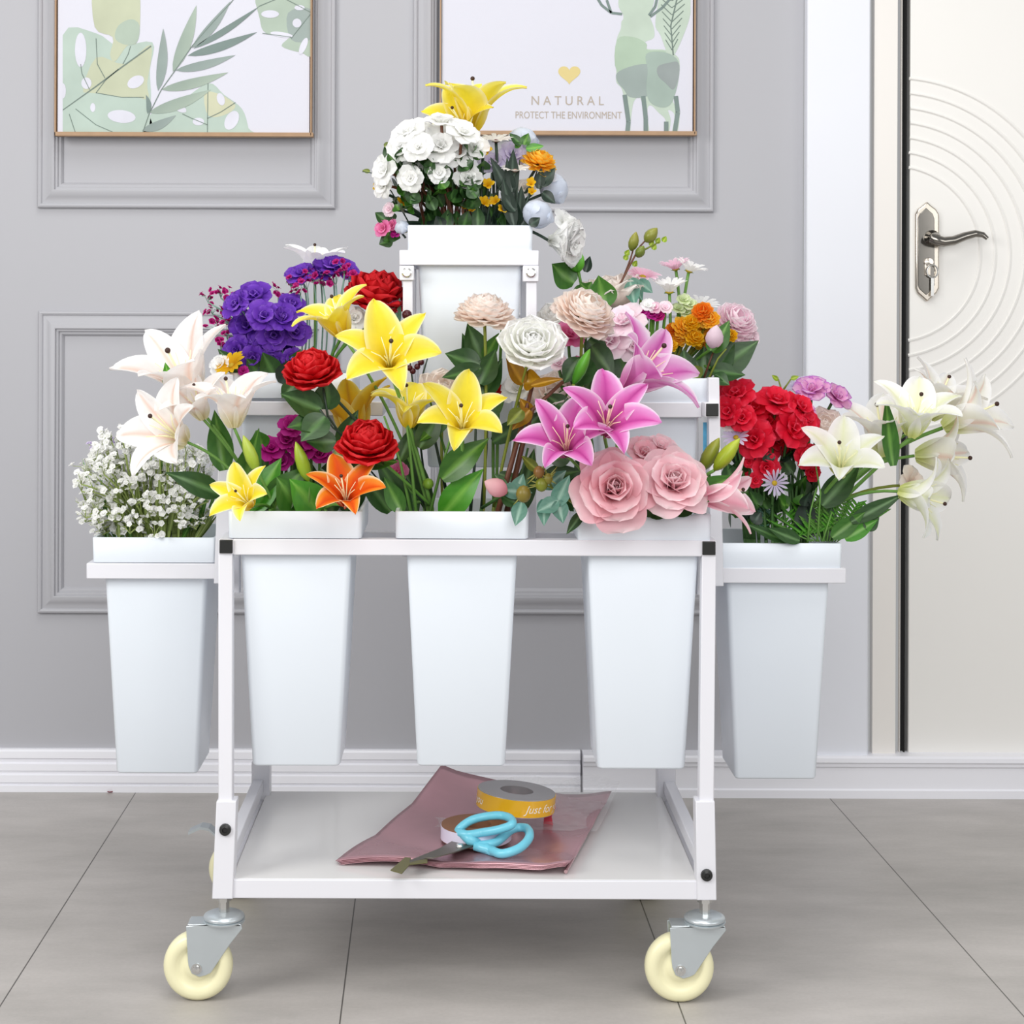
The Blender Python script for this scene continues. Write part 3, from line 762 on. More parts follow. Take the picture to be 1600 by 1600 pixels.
def lily_pal(base, cen, edge, rim=None, stripe=None, spots=None):
    base, cen, edge = lin(base), lin(cen), lin(edge)
    rim = lin(rim) if rim else edge
    st = lin(stripe) if stripe else None
    def f(u, v):
        a = abs(v)
        c = mix(cen, edge, sstep(.25, .85, a + .25 * sstep(.6, 1, u)))
        c = mix(c, rim, sstep(.78, .98, a))
        c = mix(base, c, sstep(.02, .34, u))
        if st: c = mix(st, c, sstep(.03, .26, a) if u < .93 else 1)
        return c
    return f
LP = {
 'yellow': lily_pal('#ecce2a', '#f9e53c', '#fbee70', '#fef8cc'),
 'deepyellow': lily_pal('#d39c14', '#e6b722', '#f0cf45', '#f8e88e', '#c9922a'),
 'blush': lily_pal('#f2ebc4', '#fcf6f3', '#fefbfa', '#fefefe', '#f3d6c8'),
 'white': lily_pal('#e3ea98', '#f6f8e2', '#fdfefb', '#ffffff', '#f0f4cf'),
 'whitepink': lily_pal('#e6eca8', '#faf8ec', '#fdfcfa', '#ffffff', '#f4d8cb'),
 'snow': lily_pal('#f4f5e6', '#fcfcfa', '#fefefe', '#ffffff'),
 'pink': lily_pal('#c8568f', '#d864b4', '#ea9fda', '#fbeaf8', '#c2469c'),
 'palepink': lily_pal('#e88aa6', '#f2b6c5', '#f8d2db', '#fdf1f4', '#e9a2b4'),
 'lilacpink': lily_pal('#d072ae', '#e07fc6', '#f0bfe6', '#fcf0fa', '#cc5cae'),
 'orange': lily_pal('#c84204', '#ec5c0e', '#f69428', '#fdeac0', '#de500c'),
 'lemon': lily_pal('#e8c812', '#f7e336', '#fbef85', '#fefce6'),
}
def bl_lily(mb, st, M, s, pal, op=1.0, close=0.0):
    f = LP[pal]; s = s * 1.07
    r0 = s * .03
    for k in range(6):
        inner = k % 2
        a = 2 * PI * k / 6 + R3.uniform(-.07, .07)
        t1 = (104 + R3.uniform(-10, 22)) * op
        petal(mb, M, a, s * (1.0 + R3.uniform(-.04, .04)), s * (.255 if inner else .185), 13, t1, f, 16, 8, 'lily', bp=1.45, cup=.25, r0=r0 * (.8 if inner else 1.0),
              ruff=.016, rn=1.8, crease=.15, tw=R3.uniform(-.12, .12))
    if st is not None:
        fil = lin('#f0edc0') if pal not in ('pink', 'lilacpink', 'palepink') else lin('#efd9b8')
        for k in range(6):
            a = 2 * PI * (k + .5) / 6 + R3.uniform(-.2, .2); sp = .16 + R3.uniform(-.04, .05)
            pts = [M @ Vector((s * (.02 + sp * u * u) * math.cos(a), s * (.02 + sp * u * u) * math.sin(a), s * (.05 + .5 * u))) for u in (0, .33, .66, 1)]
            st.tube(pts, [s * .011, s * .010, s * .008, s * .005], 5, fil)
        a = R3.uniform(0, 6)
        pts = [M @ Vector((s * .07 * u * math.cos(a), s * .07 * u * math.sin(a), s * (.05 + .66 * u))) for u in (0, .5, 1)]
        st.tube(pts, s * .014, 6, fil)
        st.ball(pts[-1], s * .031, lin('#3a2016'), n=8, m=5)

def pal2(a, b, tip=None, pw=1.0, edge=None):
    a, b = lin(a), lin(b); tp = lin(tip) if tip else None; ed = lin(edge) if edge else None
    def f(u, v):
        c = mix(a, b, u ** pw)
        if tp: c = mix(c, tp, sstep(.82, 1, u))
        if ed: c = mix(c, ed, sstep(.75, 1, abs(v)))
        return c
    return f
RP = {
 'red': pal2('#c00a14', '#e01620', '#ea3a40'), 'darkred': pal2('#a80a12', '#cf121c', '#dd2630'),
 'white': pal2('#f7f8e6', '#fdfdfb', '#ffffff', .5), 'pure': pal2('#fbfcf5', '#fefefd', '#ffffff', .5), 'peach': pal2('#fde6d9', '#fff2ea', '#fffaf6', .5),
 'rose': pal2('#de919f', '#f4c6cd', '#fae2e5', .7), 'rosepale': pal2('#eab3bd', '#f6d3d9', '#fbe8ea', .6),
 'palepink': pal2('#fad6e5', '#fdeaf2', '#fff6fa', .5), 'hotpink': pal2('#de4f96', '#f08abb', '#f7b3d2'), 'beige': pal2('#f2e2d8', '#faefe7', '#fcf5f0', .6),
 'iceblue': pal2('#dde4f2', '#e6ecf6', '#f2f5fb'), 'magenta': pal2('#a01470', '#c8209a', '#dc52b4'), 'purple': pal2('#4a2090', '#7038bc', '#8f5fd2', .6),
 'violet': pal2('#5528a0', '#7a40c4', '#9a6bd8', .6), 'crimson': pal2('#cc0c2a', '#ec1c3e', '#f5506e', .6), 'carnation': pal2('#e07fc0', '#f0b4dd', '#f8dcf0', .6, '#c06fc8'),
 'marigold': pal2('#f8ae24', '#fcc83a', '#fee070', .6), 'orange': pal2('#f0861a', '#f69426', '#fab350'), 'sun': pal2('#e0a30c', '#f4c41a', '#f8da55'),
 'daisy': pal2('#f1f1ea', '#fbfbfb', '#ffffff', .5), 'pinkdaisy': pal2('#f0a8c8', '#f5cfe0', '#fbeaf2', .6), 'cream': pal2('#f2eee8', '#f7f4f0', '#fbfaf8'), 'lilac': pal2('#c9b9dc', '#dcd3ea', '#ebe6f4'),
 'greenish': pal2('#cfe0a0', '#e2edc4', '#f2f6e4'), 'gold': pal2('#a0720c', '#cf9c1c', '#d9ae45'), 'fuchsia': pal2('#9c1060', '#c2187e', '#d8449c'),
}
def bl_ranunculus(mb, M, s, pal, n=8, flat=1.0, ruff=.03, ball=False):
    f = RP[pal]
    for i in range(n):
        t = i / (n - 1)
        k = max(4, int(8 - 4 * t))
        for j in range(k):
            a = 2 * PI * j / k + i * .7 + R3.uniform(-.15, .15)
            if ball:
                L = s * (1.14 + .04 * t) * R3.uniform(.93, 1.05); W = s * (.54 - .10 * t); t0, t1 = 104 - 56 * t, 60 - 142 * t
            else:
                L = s * (1.18 - .68 * t) * R3.uniform(.95, 1.05); W = s * (.52 - .30 * t); t0, t1 = 100 - 78 * t, (38 - 118 * t) * flat
            petal(mb, M, a, L, W, t0, t1, f, 10, 10, 'round', bp=1.0, cup=.28, r0=s * .04, z0=s * .04 * t, ruff=ruff * (1.4 - t), rn=2.5, wb=.4, wc=.55, ph=R3.uniform(0, 6))
def bl_rose(mb, M, s, pal):
    f = RP[pal]
    lay = [(4, 1.12, .66, 66, 140, .06, 0), (5, 1.0, .60, 46, 128, .06, .04), (4, .88, .54, 26, 112, .07, .08), (3, .78, .48, 12, 74, .10, .10), (3, .72, .40, 4, 34, .13, .12), (3, .68, .32, 0, 10, .125, .13), (3, .66, .25, 0, 0, .10, .14), (3, .64, .19, 0, -4, .075, .15), (2, .62, .14, 0, -6, .045, .16), (2, .60, .09, 0, -8, .02, .16)]
    for i, (n, L, W, a0, a1, r0, z0) in enumerate(lay):
        for j in range(n):
            petal(mb, M, 2 * PI * j / n + i * .83 + R3.uniform(-.14, .14), s * L * R3.uniform(.95, 1.05), s * W * R3.uniform(.92, 1.06), a0 + R3.uniform(-5, 5), a1 + R3.uniform(-10, 10), f, 14, 10, 'round', bp=2.4, cup=.55 if i > 2 else .25, r0=s * r0, z0=s * z0, ruff=.016 if i < 4 else .004, rn=1.7, wb=.5, wc=.55, tw=R3.uniform(-.15, .15), ph=R3.uniform(0, 6))
def bl_pom(mb, M, s, pal, n=70, thmax=100, W=.2, skirt=True, inc=-55):
    f = RP[pal]
    for i in range(n):
        u = (i + .5) / n
        th = math.degrees(math.acos(1 - u * (1 - math.cos(math.radians(thmax)))))
        a = i * 2.39996
        L = s * R3.uniform(.96, 1.06) * (.80 + .28 * u)
        petal(mb, M, a, L, s * W * R3.uniform(.9, 1.15), th + 16, th - 62 + 44 * u, f, 8, 6, 'round', bp=3.0, cup=.30, ruff=.022, rn=3, wb=.3, wc=.8, ph=R3.uniform(0, 6))
def bl_globe(mb, M, s, pal, n=2):
    f = RP[pal]
    for i in range(n + 1):
        for j in range(4):
            petal(mb, M, 2 * PI * j / 4 + i * .8, s * (2.15 - .12 * i), s * (.86 - .08 * i), 92 - 6 * i, -84, f, 10, 8, 'round', bp=1.0, cup=.55, r0=s * .06, z0=s * .03 * i, ruff=.01, wb=.35, wc=.5)
def bl_ruffle(mb, M, s, pal, layers=((6, 1, .42, 55, 105), (5, .75, .36, 30, 70), (4, .5, .28, 10, 30)), ruff=.05, rn=3):
    f = RP[pal]
    for i, (n, L, W, a0, a1) in enumerate(layers):
        for j in range(n):
            petal(mb, M, 2 * PI * j / n + i * .5 + R3.uniform(-.15, .15), s * L * R3.uniform(.9, 1.08), s * W, a0 + R3.uniform(-6, 6), a1 + R3.uniform(-10, 10), f, 7, 6, 'round', cup=.12, ruff=ruff, rn=rn, ph=R3.uniform(0, 6), wb=.3, wc=.65)
def bl_daisy(mb, M, s, pal, n=15, th=(60, 92), W=.12, cen='#d9b93a'):
    f = RP[pal]
    for j in range(n):
        petal(mb, M, 2 * PI * j / n + R3.uniform(-.06, .06), s * R3.uniform(.92, 1.05), s * W, th[0], th[1] + R3.uniform(-8, 8), f, 6, 2, 'round', cup=.3, r0=s * .1, wb=.45, wc=.7)
    mb.ball(M @ Vector((0, 0, s * .06)), s * .2, lin(cen), (1, 1, .55), 10, 6, M.to_3x3().to_4x4())
BL = {
 'ran': bl_ranunculus, 'rose': bl_rose, 'pom': bl_pom, 'globe': bl_globe, 'ruffle': bl_ruffle, 'daisy': bl_daisy,
}
GREENS = {'dark': ('#26481f', '#557f42'), 'mid': ('#33661d', '#6a9a40'), 'bright': ('#3f8a1f', '#7cb94a'), 'sage': ('#4f7d6c', '#8fb3a0'), 'black': ('#1f2f25', '#3a4f40'),
          'olive': ('#5d6b1f', '#94a03e'), 'gold': ('#94690c', '#c79a2b'), 'lime': ('#7d9a10', '#b7cc32'), 'brown': ('#4f2f22', '#7a4a33'), 'fern': ('#4a7f30', '#7fab55'), 'straw': ('#74893f', '#a9b870')}
def leaf_geo(mb, p0, p1, w, g='dark', sag=0.0, nrm=(0, -1, .35), fold=.25, nu=10, shape=.75, wav=0.0):
    p0, p1 = Vector(p0), Vector(p1); d = p1 - p0; L = d.length; t = d.normalized()
    n = Vector(nrm); n = (n - t * n.dot(t)); n = n.normalized() if n.length > 1e-4 else t.orthogonal().normalized()
    s = t.cross(n).normalized(); ca, cb = lin(GREENS[g][0]), lin(GREENS[g][1]); k = R3.uniform(.88, 1.12)
    ca = tuple(c * k for c in ca)
    def f(u, v):
        ww = w * .5 * math.sin(PI * min(1, (.04 + .96 * u) ** shape)) ** (.85 if u < .42 else 1.15) + (.0006 if u < .95 else 0)
        p = p0 + d * u + n * (sag * L * math.sin(PI * u)) - n * (fold * ww * (1 - abs(v))) + s * (v * ww) + n * (wav * L * math.sin(u * 11 + v * 2) * abs(v))
        c = mix(cb, ca, sstep(.02, .12, abs(v)))
        c = mix(c, cb, .22 * (0.5 + .5 * math.sin(u * 42 - abs(v) * 9)) * (1 - abs(v) * .5))
        return p, c
    mb.grid(f, nu, 6)
def bez(a, b, c, n=9):
    return [a * (1 - t) ** 2 + b * 2 * t * (1 - t) + c * t * t for t in [i / n for i in range(n + 1)]]

class Flower:
    def __init__(s, name, label, cat, bk, rim=None, group=None, stem='mid', rad=.0024):
        s.bk = BK[bk]; cx, cy, zt_, zb_ = s.bk
        s.base = Vector((cx + R3.uniform(-.038, .038), cy + R3.uniform(-.038, .038), zb_ + .012))
        s.root = empty(name, s.base, label, cat, group)
        s.g = stem; s.rad = rad; s.rim = rim; s.sm = MB(); s.st = MB(); s.buds = []; s.joint = None; s.fol = MB()
        s.n = 0
    def stemto(s, p, d=None, rad=None, g=None, fr=None):
        cx, cy, zt_, zb_ = s.bk; rad = rad or s.rad
        c0, c1 = lin(GREENS[g or s.g][0]), lin(GREENS[g or s.g][1])
        col = mix(c0, c1, .55)
        if fr is None and s.joint is not None: fr = s.joint
        if fr is None:
            v = Vector((p.x - cx, p.y - cy, 0)); lim = .055
            q = Vector((cx, cy, zt_)) + (v if v.length < lim else v.normalized() * lim)
            if s.rim is not None: q = Vector((cx + s.rim[0], cy + s.rim[1], zt_))
            for pts in ([s.base, q],):
                s.sm.tube([s.base, s.base.lerp(q, .5), q], rad, 6, col)
            ctrl = q + (q - s.base).normalized() * (p - q).length * .5
            if d is not None: ctrl = ctrl.lerp(p - Vector(d).normalized() * (p - q).length * .45, .5)
            s.sm.tube(bez(q, ctrl, p), rad, 6, col)
        else:
            ctrl = fr.lerp(p, .5) + Vector((0, 0, (p - fr).length * .12))
            s.sm.tube(bez(fr, ctrl, p, 7), rad * .85, 6, col)
    def bloom(s, kind, px, py, y, d, size, pal, roll=0.0, stem=True, fr=None, name='bloom', **k):
        p = P(px, py, y); sz = L_(size, y); d = Vector(d).normalized()
        M = Matrix.Translation(p) @ rot_to(d, roll)
        mb = MB()
        if kind == 'lily':
            st = MB(); bl_lily(mb, st, M, sz, pal, **k)
        else:
            st = None; BL[kind](mb, M, sz, pal, **k)
        o = mb.build(name, M_PETAL, s.root, angle=180)
        if st: st.build('stamens', M_STEM, o, angle=180)
        if kind in ('ran', 'rose', 'pom', 'globe', 'daisy'):
            cal = MB(); cm = LEAFCAL(s.g)
            for j in range(5):
                petal(cal, M, 2 * PI * j / 5, sz * (.5 if kind != 'daisy' else .28), sz * .14, 60, 112 if kind != 'globe' else 60, cm, 5, 3, 'point', z0=-sz * .02, r0=sz * .02)
            cal.build('sepals', M_LEAF, s.root, angle=180)
        if stem: s.stemto(p - d * sz * .01, d, fr=P(*fr) if fr else None)
        s.n += 1
        return M, sz
    def leaf(s, x0, y0, x1, y1, ya, yb, w, g='dark', own=True, **k):
        m = MB() if own else s.fol
        leaf_geo(m, P(x0, y0, ya), P(x1, y1, yb), L_(w, ya), g, **k)
        if own: m.build('leaf', M_LEAF, s.root, angle=180)
        return s
    def bud(s, x0, y0, x1, y1, y, w, c0, c1, stem=True, name='bud', tipc=None, fr=None):
        a, b = P(x0, y0, y), P(x1, y1, y - .005); w = L_(w, y) / 2
        d = (b - a); L = d.length; M = Matrix.Translation(a) @ rot_to(d)
        mb = MB(); n = 12; vs, cs, fs = [], [], []
        pr = [(0, .15), (.06, .45), (.18, .78), (.38, 1), (.6, .92), (.8, .62), (.93, .28), (1, .04)]
        ca, cb = lin(c0), lin(c1)
        for h, r in pr:
            for k in range(n):
                an = 2 * PI * k / n; rr = w * r * (1 - .10 * abs(math.cos(an * 1.5)) ** 6)
                vs.append(M @ Vector((rr * math.cos(an), rr * math.sin(an), h * L))); cs.append(mix(ca, cb, h))
        for i in range(len(pr) - 1):
            for k in range(n): fs.append((i * n + k, i * n + (k + 1) % n, (i + 1) * n + (k + 1) % n, (i + 1) * n + k))
        mb.add(vs, fs, cs)
        mb.build(name, M_LEAF if name == 'bud' else M_PETAL, s.root, angle=180)
        if stem: s.stemto(a, d, fr=P(*fr) if fr else None)
        return s
    def twig(s, pts, g='brown', rad=.0018):
        c = mix(lin(GREENS[g][0]), lin(GREENS[g][1]), .4)
        q = [P(*p) for p in pts]
        s.sm.tube(q, [rad * (1 - .4 * i / max(1, len(q) - 1)) for i in range(len(q))], 6, c)
        return s
    def joint_at(s, px, py, y, d=None):
        p = P(px, py, y); s.joint = None; s.stemto(p, d); s.joint = p; return s
    def done(s):
        if s.sm.v: s.sm.build('stem', M_STEM, s.root, angle=180)
        if s.fol.v: s.fol.build('foliage', M_LEAF, s.root, angle=180)
        return s
def LEAFCAL(g):
    a, b = lin(GREENS[g][0]), lin(GREENS[g][1])
    return lambda u, v: mix(b, a, u)
# ------------------------------------------------------------------ flowers, bucket by bucket
LG = 'yellow lilies in the front middle bucket'
def one(name, label, cat, bk, blooms, leaves=(), group=None, **k):
    f = Flower(name, label, cat, bk, group=group, **k)
    for b in blooms:
        kw = b[7] if len(b) > 7 else {}
        f.bloom(*b[:7], **kw)
    for l in leaves:
        kw = l[8] if len(l) > 8 else {}
        f.leaf(*l[:8], **kw)
    return f.done()
r_ = math.radians
# ======== front left bucket
G = 'blush lilies leaning out of the front left bucket'
one('blush_lily', 'large blush white lily, topmost of the lilies leaning over the left end', 'lily', 'FL',
    [('lily', 304, 630, .10, (-.30, -.46, .82), 140, 'blush', dict(roll=r_(35), op=.72))], [(268, 612, 258, 566, .06, .05, 20, 'bright'), (350, 735, 335, 640, .09, .10, 40, 'mid', dict(fold=.4))], G, stem='fern', rim=(-.055, -.02))
one('blush_lily', "blush white lily hanging lowest and farthest left above the baby's breath", 'lily', 'FL',
    [('lily', 290, 690, .05, (-.50, -.70, .40), 112, 'blush', dict(roll=r_(20), op=.98))], [(345, 772, 258, 738, .08, .06, 36, 'dark', dict(sag=.1))], G, stem='fern', rim=(-.06, -.03))
one('blush_lily', 'small half-open blush white lily in the middle of the left lily group', 'lily', 'FL',
    [('lily', 318, 655, .05, (-.28, -.40, .88), 78, 'blush', dict(roll=r_(0), op=.85))], [], G, stem='fern', rim=(-.055, -.01))
one('blush_lily', 'upright blush white lily trumpet, rightmost of the blush lilies, beside the middle tier rim', 'lily', 'FL',
    [('lily', 366, 668, .03, (-.05, -.18, 1), 104, 'blush', dict(roll=r_(8), op=.92))], [(372, 790, 405, 668, .06, .05, 44, 'mid', dict(fold=.35))], G, stem='fern', rim=(-.05, -.02))
one('yellow_lily', 'small lemon and white lily lying over the corner of the front left bucket', 'lily', 'FL',
    [('lily', 392, 792, -.012, (-.34, -.72, .58), 74, 'lemon', dict(roll=r_(55), op=.9))], [], stem='mid', rim=(-.04, -.05))
one('orange_lily', 'bright orange lily hanging over the rim of the front left bucket', 'lily', 'FL',
    [('lily', 541, 790, -.022, (.02, -.66, .72), 88, 'orange', dict(roll=r_(48), op=.98))], [], stem='fern', rim=(.04, -.05))
f = Flower('magenta_carnation', 'magenta carnation cluster low in the front left bucket behind green leaves', 'carnation', 'FL', stem='mid')
for x, y, s in ((424, 703, 26), (456, 668, 24), (472, 702, 26), (448, 690, 20), (487, 690, 22), (440, 724, 22), (500, 712, 22)):
    f.bloom('ruffle', x, y, .11, (R3.uniform(-.4, .4), -.8, .6), s, 'magenta')
f.done()
f = Flower('lily_bud', 'plump lime green lily bud standing above the orange lily', 'flower bud', 'FL', stem='fern')
f.bud(482, 752, 462, 690, .035, 22, '#7fa025', '#b3c93c'); f.done()
f = Flower('lily_bud', 'slim yellow-green lily bud above the small lemon lily', 'flower bud', 'FL', stem='fern')
f.bud(402, 738, 380, 680, .03, 21, '#8fae2e', '#c3d45a'); f.done()
f = Flower('lily_bud', 'pale striped green bud just right of the orange lily petals', 'flower bud', 'FL', stem='fern')
f.bud(520, 735, 535, 690, .04, 18, '#7d9f45', '#c9d98f'); f.done()
f = Flower('leaf_sprig', 'broad glossy green leaves filling the front left bucket', 'leaves', 'FL', stem='bright')
for q in ((395, 800, 440, 715, .05, .07, 46, 'bright'), (420, 800, 480, 728, .05, .06, 52, 'mid'), (470, 800, 432, 745, .045, .035, 50, 'mid'), (500, 800, 452, 748, .045, .03, 54, 'bright'), (455, 802, 425, 742, .06, .10, 54, 'dark'),
          (400, 800, 372, 715, .1, .12, 44, 'dark'), (520, 800, 500, 730, .08, .1, 46, 'dark'), (380, 800, 410, 735, .06, .04, 40, 'bright'), (540, 800, 570, 720, .12, .13, 44, 'dark'), (480, 800, 470, 700, .14, .15, 56, 'dark'), (430, 800, 405, 690, .14, .15, 50, 'dark'), (505, 800, 530, 705, .15, .16, 56, 'dark'), (410, 700, 400, 672, .1, .1, 30, 'mid')):
    f.leaf(*q, sag=.12, fold=.3)
f.stemto(P(430, 780, .06)); f.done()

# ======== front middle bucket
one('yellow_lily', 'large wide-open yellow lily in the centre with the red bloom at its lower left', 'lily', 'FM',
    [('lily', 609, 578, .02, (-.02, -.80, .58), 113, 'yellow', dict(roll=r_(45), op=1.0))], [], LG, stem='fern', rad=.003)
one('yellow_lily', 'yellow lily trumpet opening upward, highest on the left beside the upper red bloom', 'lily', 'FM',
    [('lily', 538, 528, .10, (-.36, -.28, .9), 92, 'yellow', dict(roll=r_(20), op=.98))], [], LG, stem='fern')
one('yellow_lily', 'yellow lily seen from below, squeezed between two wide-open yellow lilies', 'lily', 'FM',
    [('lily', 638, 668, .06, (.06, -.22, .95), 90, 'yellow', dict(roll=r_(12), op=1.02))], [], LG, stem='fern')
one('yellow_lily', 'wide-open yellow lily lowest on the right, above the long green leaves', 'lily', 'FM',
    [('lily', 722, 678, .0, (.02, -.70, .66), 100, 'yellow', dict(roll=r_(22), op=1.0))],
    [(690, 748, 765, 684, .02, .02, 44, 'mid', dict(sag=.12, fold=.3)), (690, 806, 756, 732, .04, .02, 46, 'bright', dict(sag=.08, fold=.2))], LG, stem='fern', rad=.003)
one('yellow_lily', 'deep yellow lily trumpet behind the two red blooms', 'lily', 'FM',
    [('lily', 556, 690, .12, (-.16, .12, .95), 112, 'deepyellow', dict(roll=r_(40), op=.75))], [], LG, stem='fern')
G = 'red double blooms in the middle'
f = Flower('red_ranunculus', 'round red double bloom at the left with a fan of dark leaves below it', 'ranunculus', 'FM', stem='black', group=G)
f.bloom('ran', 490, 588, .035, (-.12, -.5, .85), 42, 'red', ball=True, ruff=.04)
for q in ((503, 640, 438, 615, .03, .01, 44, 'dark'), (505, 655, 448, 668, .03, .0, 36, 'dark'), (508, 650, 470, 690, .02, .0, 44, 'dark'), (510, 640, 512, 590, .04, .03, 42, 'dark'), (525, 690, 478, 690, .03, .02, 36, 'dark'), (530, 700, 560, 640, .07, .07, 30, 'dark')): f.leaf(*q, sag=.05)
f.twig([(505, 606, .035), (512, 650, .04), (540, 690, .05), (600, 760, .08)], 'black', .0022)
f.twig([(500, 640, .03), (520, 668, .04), (560, 700, .06)], 'black', .0018); f.done()
f = Flower('red_ranunculus', 'round red double bloom nearest the middle, directly above the orange lily', 'ranunculus', 'FM', stem='mid', group=G)
f.bloom('ran', 574, 703, -.01, (.04, -.5, .85), 44, 'red', ball=True, ruff=.04)
f.leaf(575, 712, 600, 728, -.005, -.01, 40, 'dark').leaf(560, 715, 622, 722, .0, .0, 34, 'mid').leaf(570, 720, 545, 735, .01, .0, 30, 'dark'); f.done()
f = Flower('red_ranunculus', 'dark red double bloom behind, against the left upright of the top tier', 'ranunculus', 'BL', stem='mid', group=G)
f.bloom('ran', 588, 472, .22, (.18, -.35, .85), 47, 'darkred', ruff=.07, ball=True); f.done()
f = Flower('peach_chrysanthemum', 'peach chrysanthemum seen from the side, centred in front of the top bucket', 'chrysanthemum', 'FM', stem='olive')
f.bloom('pom', 757, 496, .07, (.08, -.22, .96), 49, 'peach', n=80, thmax=92, W=.30)
for q in ((750, 570, 695, 552, .06, .05, 40, 'dark'), (752, 575, 690, 590, .06, .03, 30, 'dark'), (752, 560, 730, 505, .09, .1, 36, 'dark'), (750, 600, 775, 545, .06, .06, 36, 'dark'), (757, 560, 780, 520, .08, .1, 22, 'mid'), (752, 620, 785, 560, .07, .08, 34, 'dark'), (755, 640, 790, 620, .06, .06, 38, 'dark'), (752, 600, 722, 520, .1, .11, 34, 'dark'), (750, 650, 762, 600, .1, .1, 40, 'dark')): f.leaf(*q)
f.done()
f = Flower('white_ranunculus', 'full white double bloom with creamy heart, right of the peach chrysanthemum', 'ranunculus', 'FM', stem='olive')
f.bloom('ran', 831, 545, .03, (.05, -.74, .6), 50, 'white', n=9)
f.bloom('ruffle', 812, 610, .10, (-.3, -.6, .5), 34, 'pure', name='small_bloom'); f.done()
f = Flower('gold_leaf_branch', 'brown branch with curled golden leaves under the white double bloom', 'branch', 'FM', stem='brown', rad=.0034)
for pts in ([(778, 800, .02), (800, 720, .03), (822, 640, .05), (835, 590, .06)], [(792, 800, .03), (815, 700, .04), (832, 640, .05), (880, 596, .05)]): f.twig(pts, 'brown', .0045)
for q in ((818, 600, 790, 556, .05, .04, 26, 'gold'), (818, 596, 846, 592, .05, .03, 34, 'gold'), (830, 602, 880, 592, .03, .03, 13, 'gold'), (828, 640, 800, 672, .03, .02, 24, 'gold'), (830, 650, 812, 622, .05, .05, 20, 'gold'), (816, 640, 792, 665, .02, .01, 24, 'olive')): f.leaf(*q, sag=.1, fold=.5)
f.done()
f = Flower('berry_twig', 'thin dark twig with small maroon berries behind the big yellow lily', 'branch', 'FM', stem='black', rad=.0018)
f.twig([(665, 760, .12), (650, 640, .13), (642, 575, .13), (632, 500, .13)], 'black').twig([(650, 620, .13), (668, 560, .13)], 'black')
for x, y in ((636, 492, ), (640, 575), (652, 573), (645, 580), (658, 566), (633, 560)):
    mb = MB(); mb.ball(P(x, y, .125), L_(5 if y > 500 else 8, .12), lin('#4a0e16')); mb.build('berry', M_LEAF, f.root, angle=180)
f.done()
f = Flower('rose_bud', 'pink rosebud with grey-green leaves between the middle and right front buckets', 'rose', 'FM', stem='dark')
f.bud(792, 770, 757, 752, -.01, 30, '#d98d98', '#f3ccd2', name='bud_bloom')
for q in ((786, 765, 832, 770, -.005, 0, 26, 'sage'), (805, 770, 818, 740, .0, .01, 22, 'sage'), (785, 775, 815, 790, .0, .0, 22, 'dark'), (790, 764, 772, 740, .01, .02, 16, 'dark')): f.leaf(*q)
f.done()
f = Flower('leaf_sprig', 'tall green lily leaves and bare stems rising from the front middle bucket', 'leaves', 'FM', stem='fern')
for q in ((640, 800, 585, 710, .06, .05, 34, 'dark'), (628, 800, 600, 745, .05, .05, 30, 'mid'), (672, 800, 640, 690, .09, .1, 26, 'dark'), (655, 700, 690, 640, .05, .06, 36, 'dark'), (668, 690, 640, 630, .08, .08, 30, 'dark'), (700, 650, 655, 690, .07, .05, 26, 'mid'), (625, 720, 650, 660, .06, .08, 24, 'dark'),
          (770, 690, 830, 650, .1, .12, 30, 'dark'), (812, 800, 835, 700, .08, .1, 34, 'dark'), (805, 690, 850, 640, .1, .12, 36, 'dark'), (600, 760, 640, 700, .1, .12, 24, 'mid'), (650, 800, 622, 690, .1, .11, 26, 'dark'), (610, 800, 560, 730, .09, .09, 34, 'dark'), (780, 740, 815, 752, .06, .05, 16, 'dark')): f.leaf(*q)
for pts, g in (([(642, 800, .05), (625, 720, .06), (600, 650, .06)], 'fern'), ([(650, 800, .04), (640, 700, .05), (630, 620, .06)], 'fern'), ([(672, 800, .05), (690, 730, .05), (712, 660, .03)], 'fern'), ([(735, 800, .05), (742, 720, .06), (745, 600, .07)], 'black'), ([(752, 800, .07), (760, 700, .08), (762, 640, .08)], 'black'), ([(700, 780, .08), (680, 690, .09), (655, 640, .1)], 'black'), ([(668, 800, .08), (660, 760, .07)], 'fern'), ([(800, 800, .06), (825, 700, .07)], 'dark'), ([(715, 800, .07), (700, 720, .08), (670, 620, .09)], 'mid'), ([(626, 800, .06), (605, 730, .07), (590, 690, .08)], 'olive')):
    f.twig(pts, g, .0026)
mb = MB(); mb.ball(P(669, 756, .06), L_(9, .06), lin('#86b03c')); mb.build('seed_pod', M_LEAF, f.root, angle=180)
f.stemto(P(640, 790, .08)); f.done()

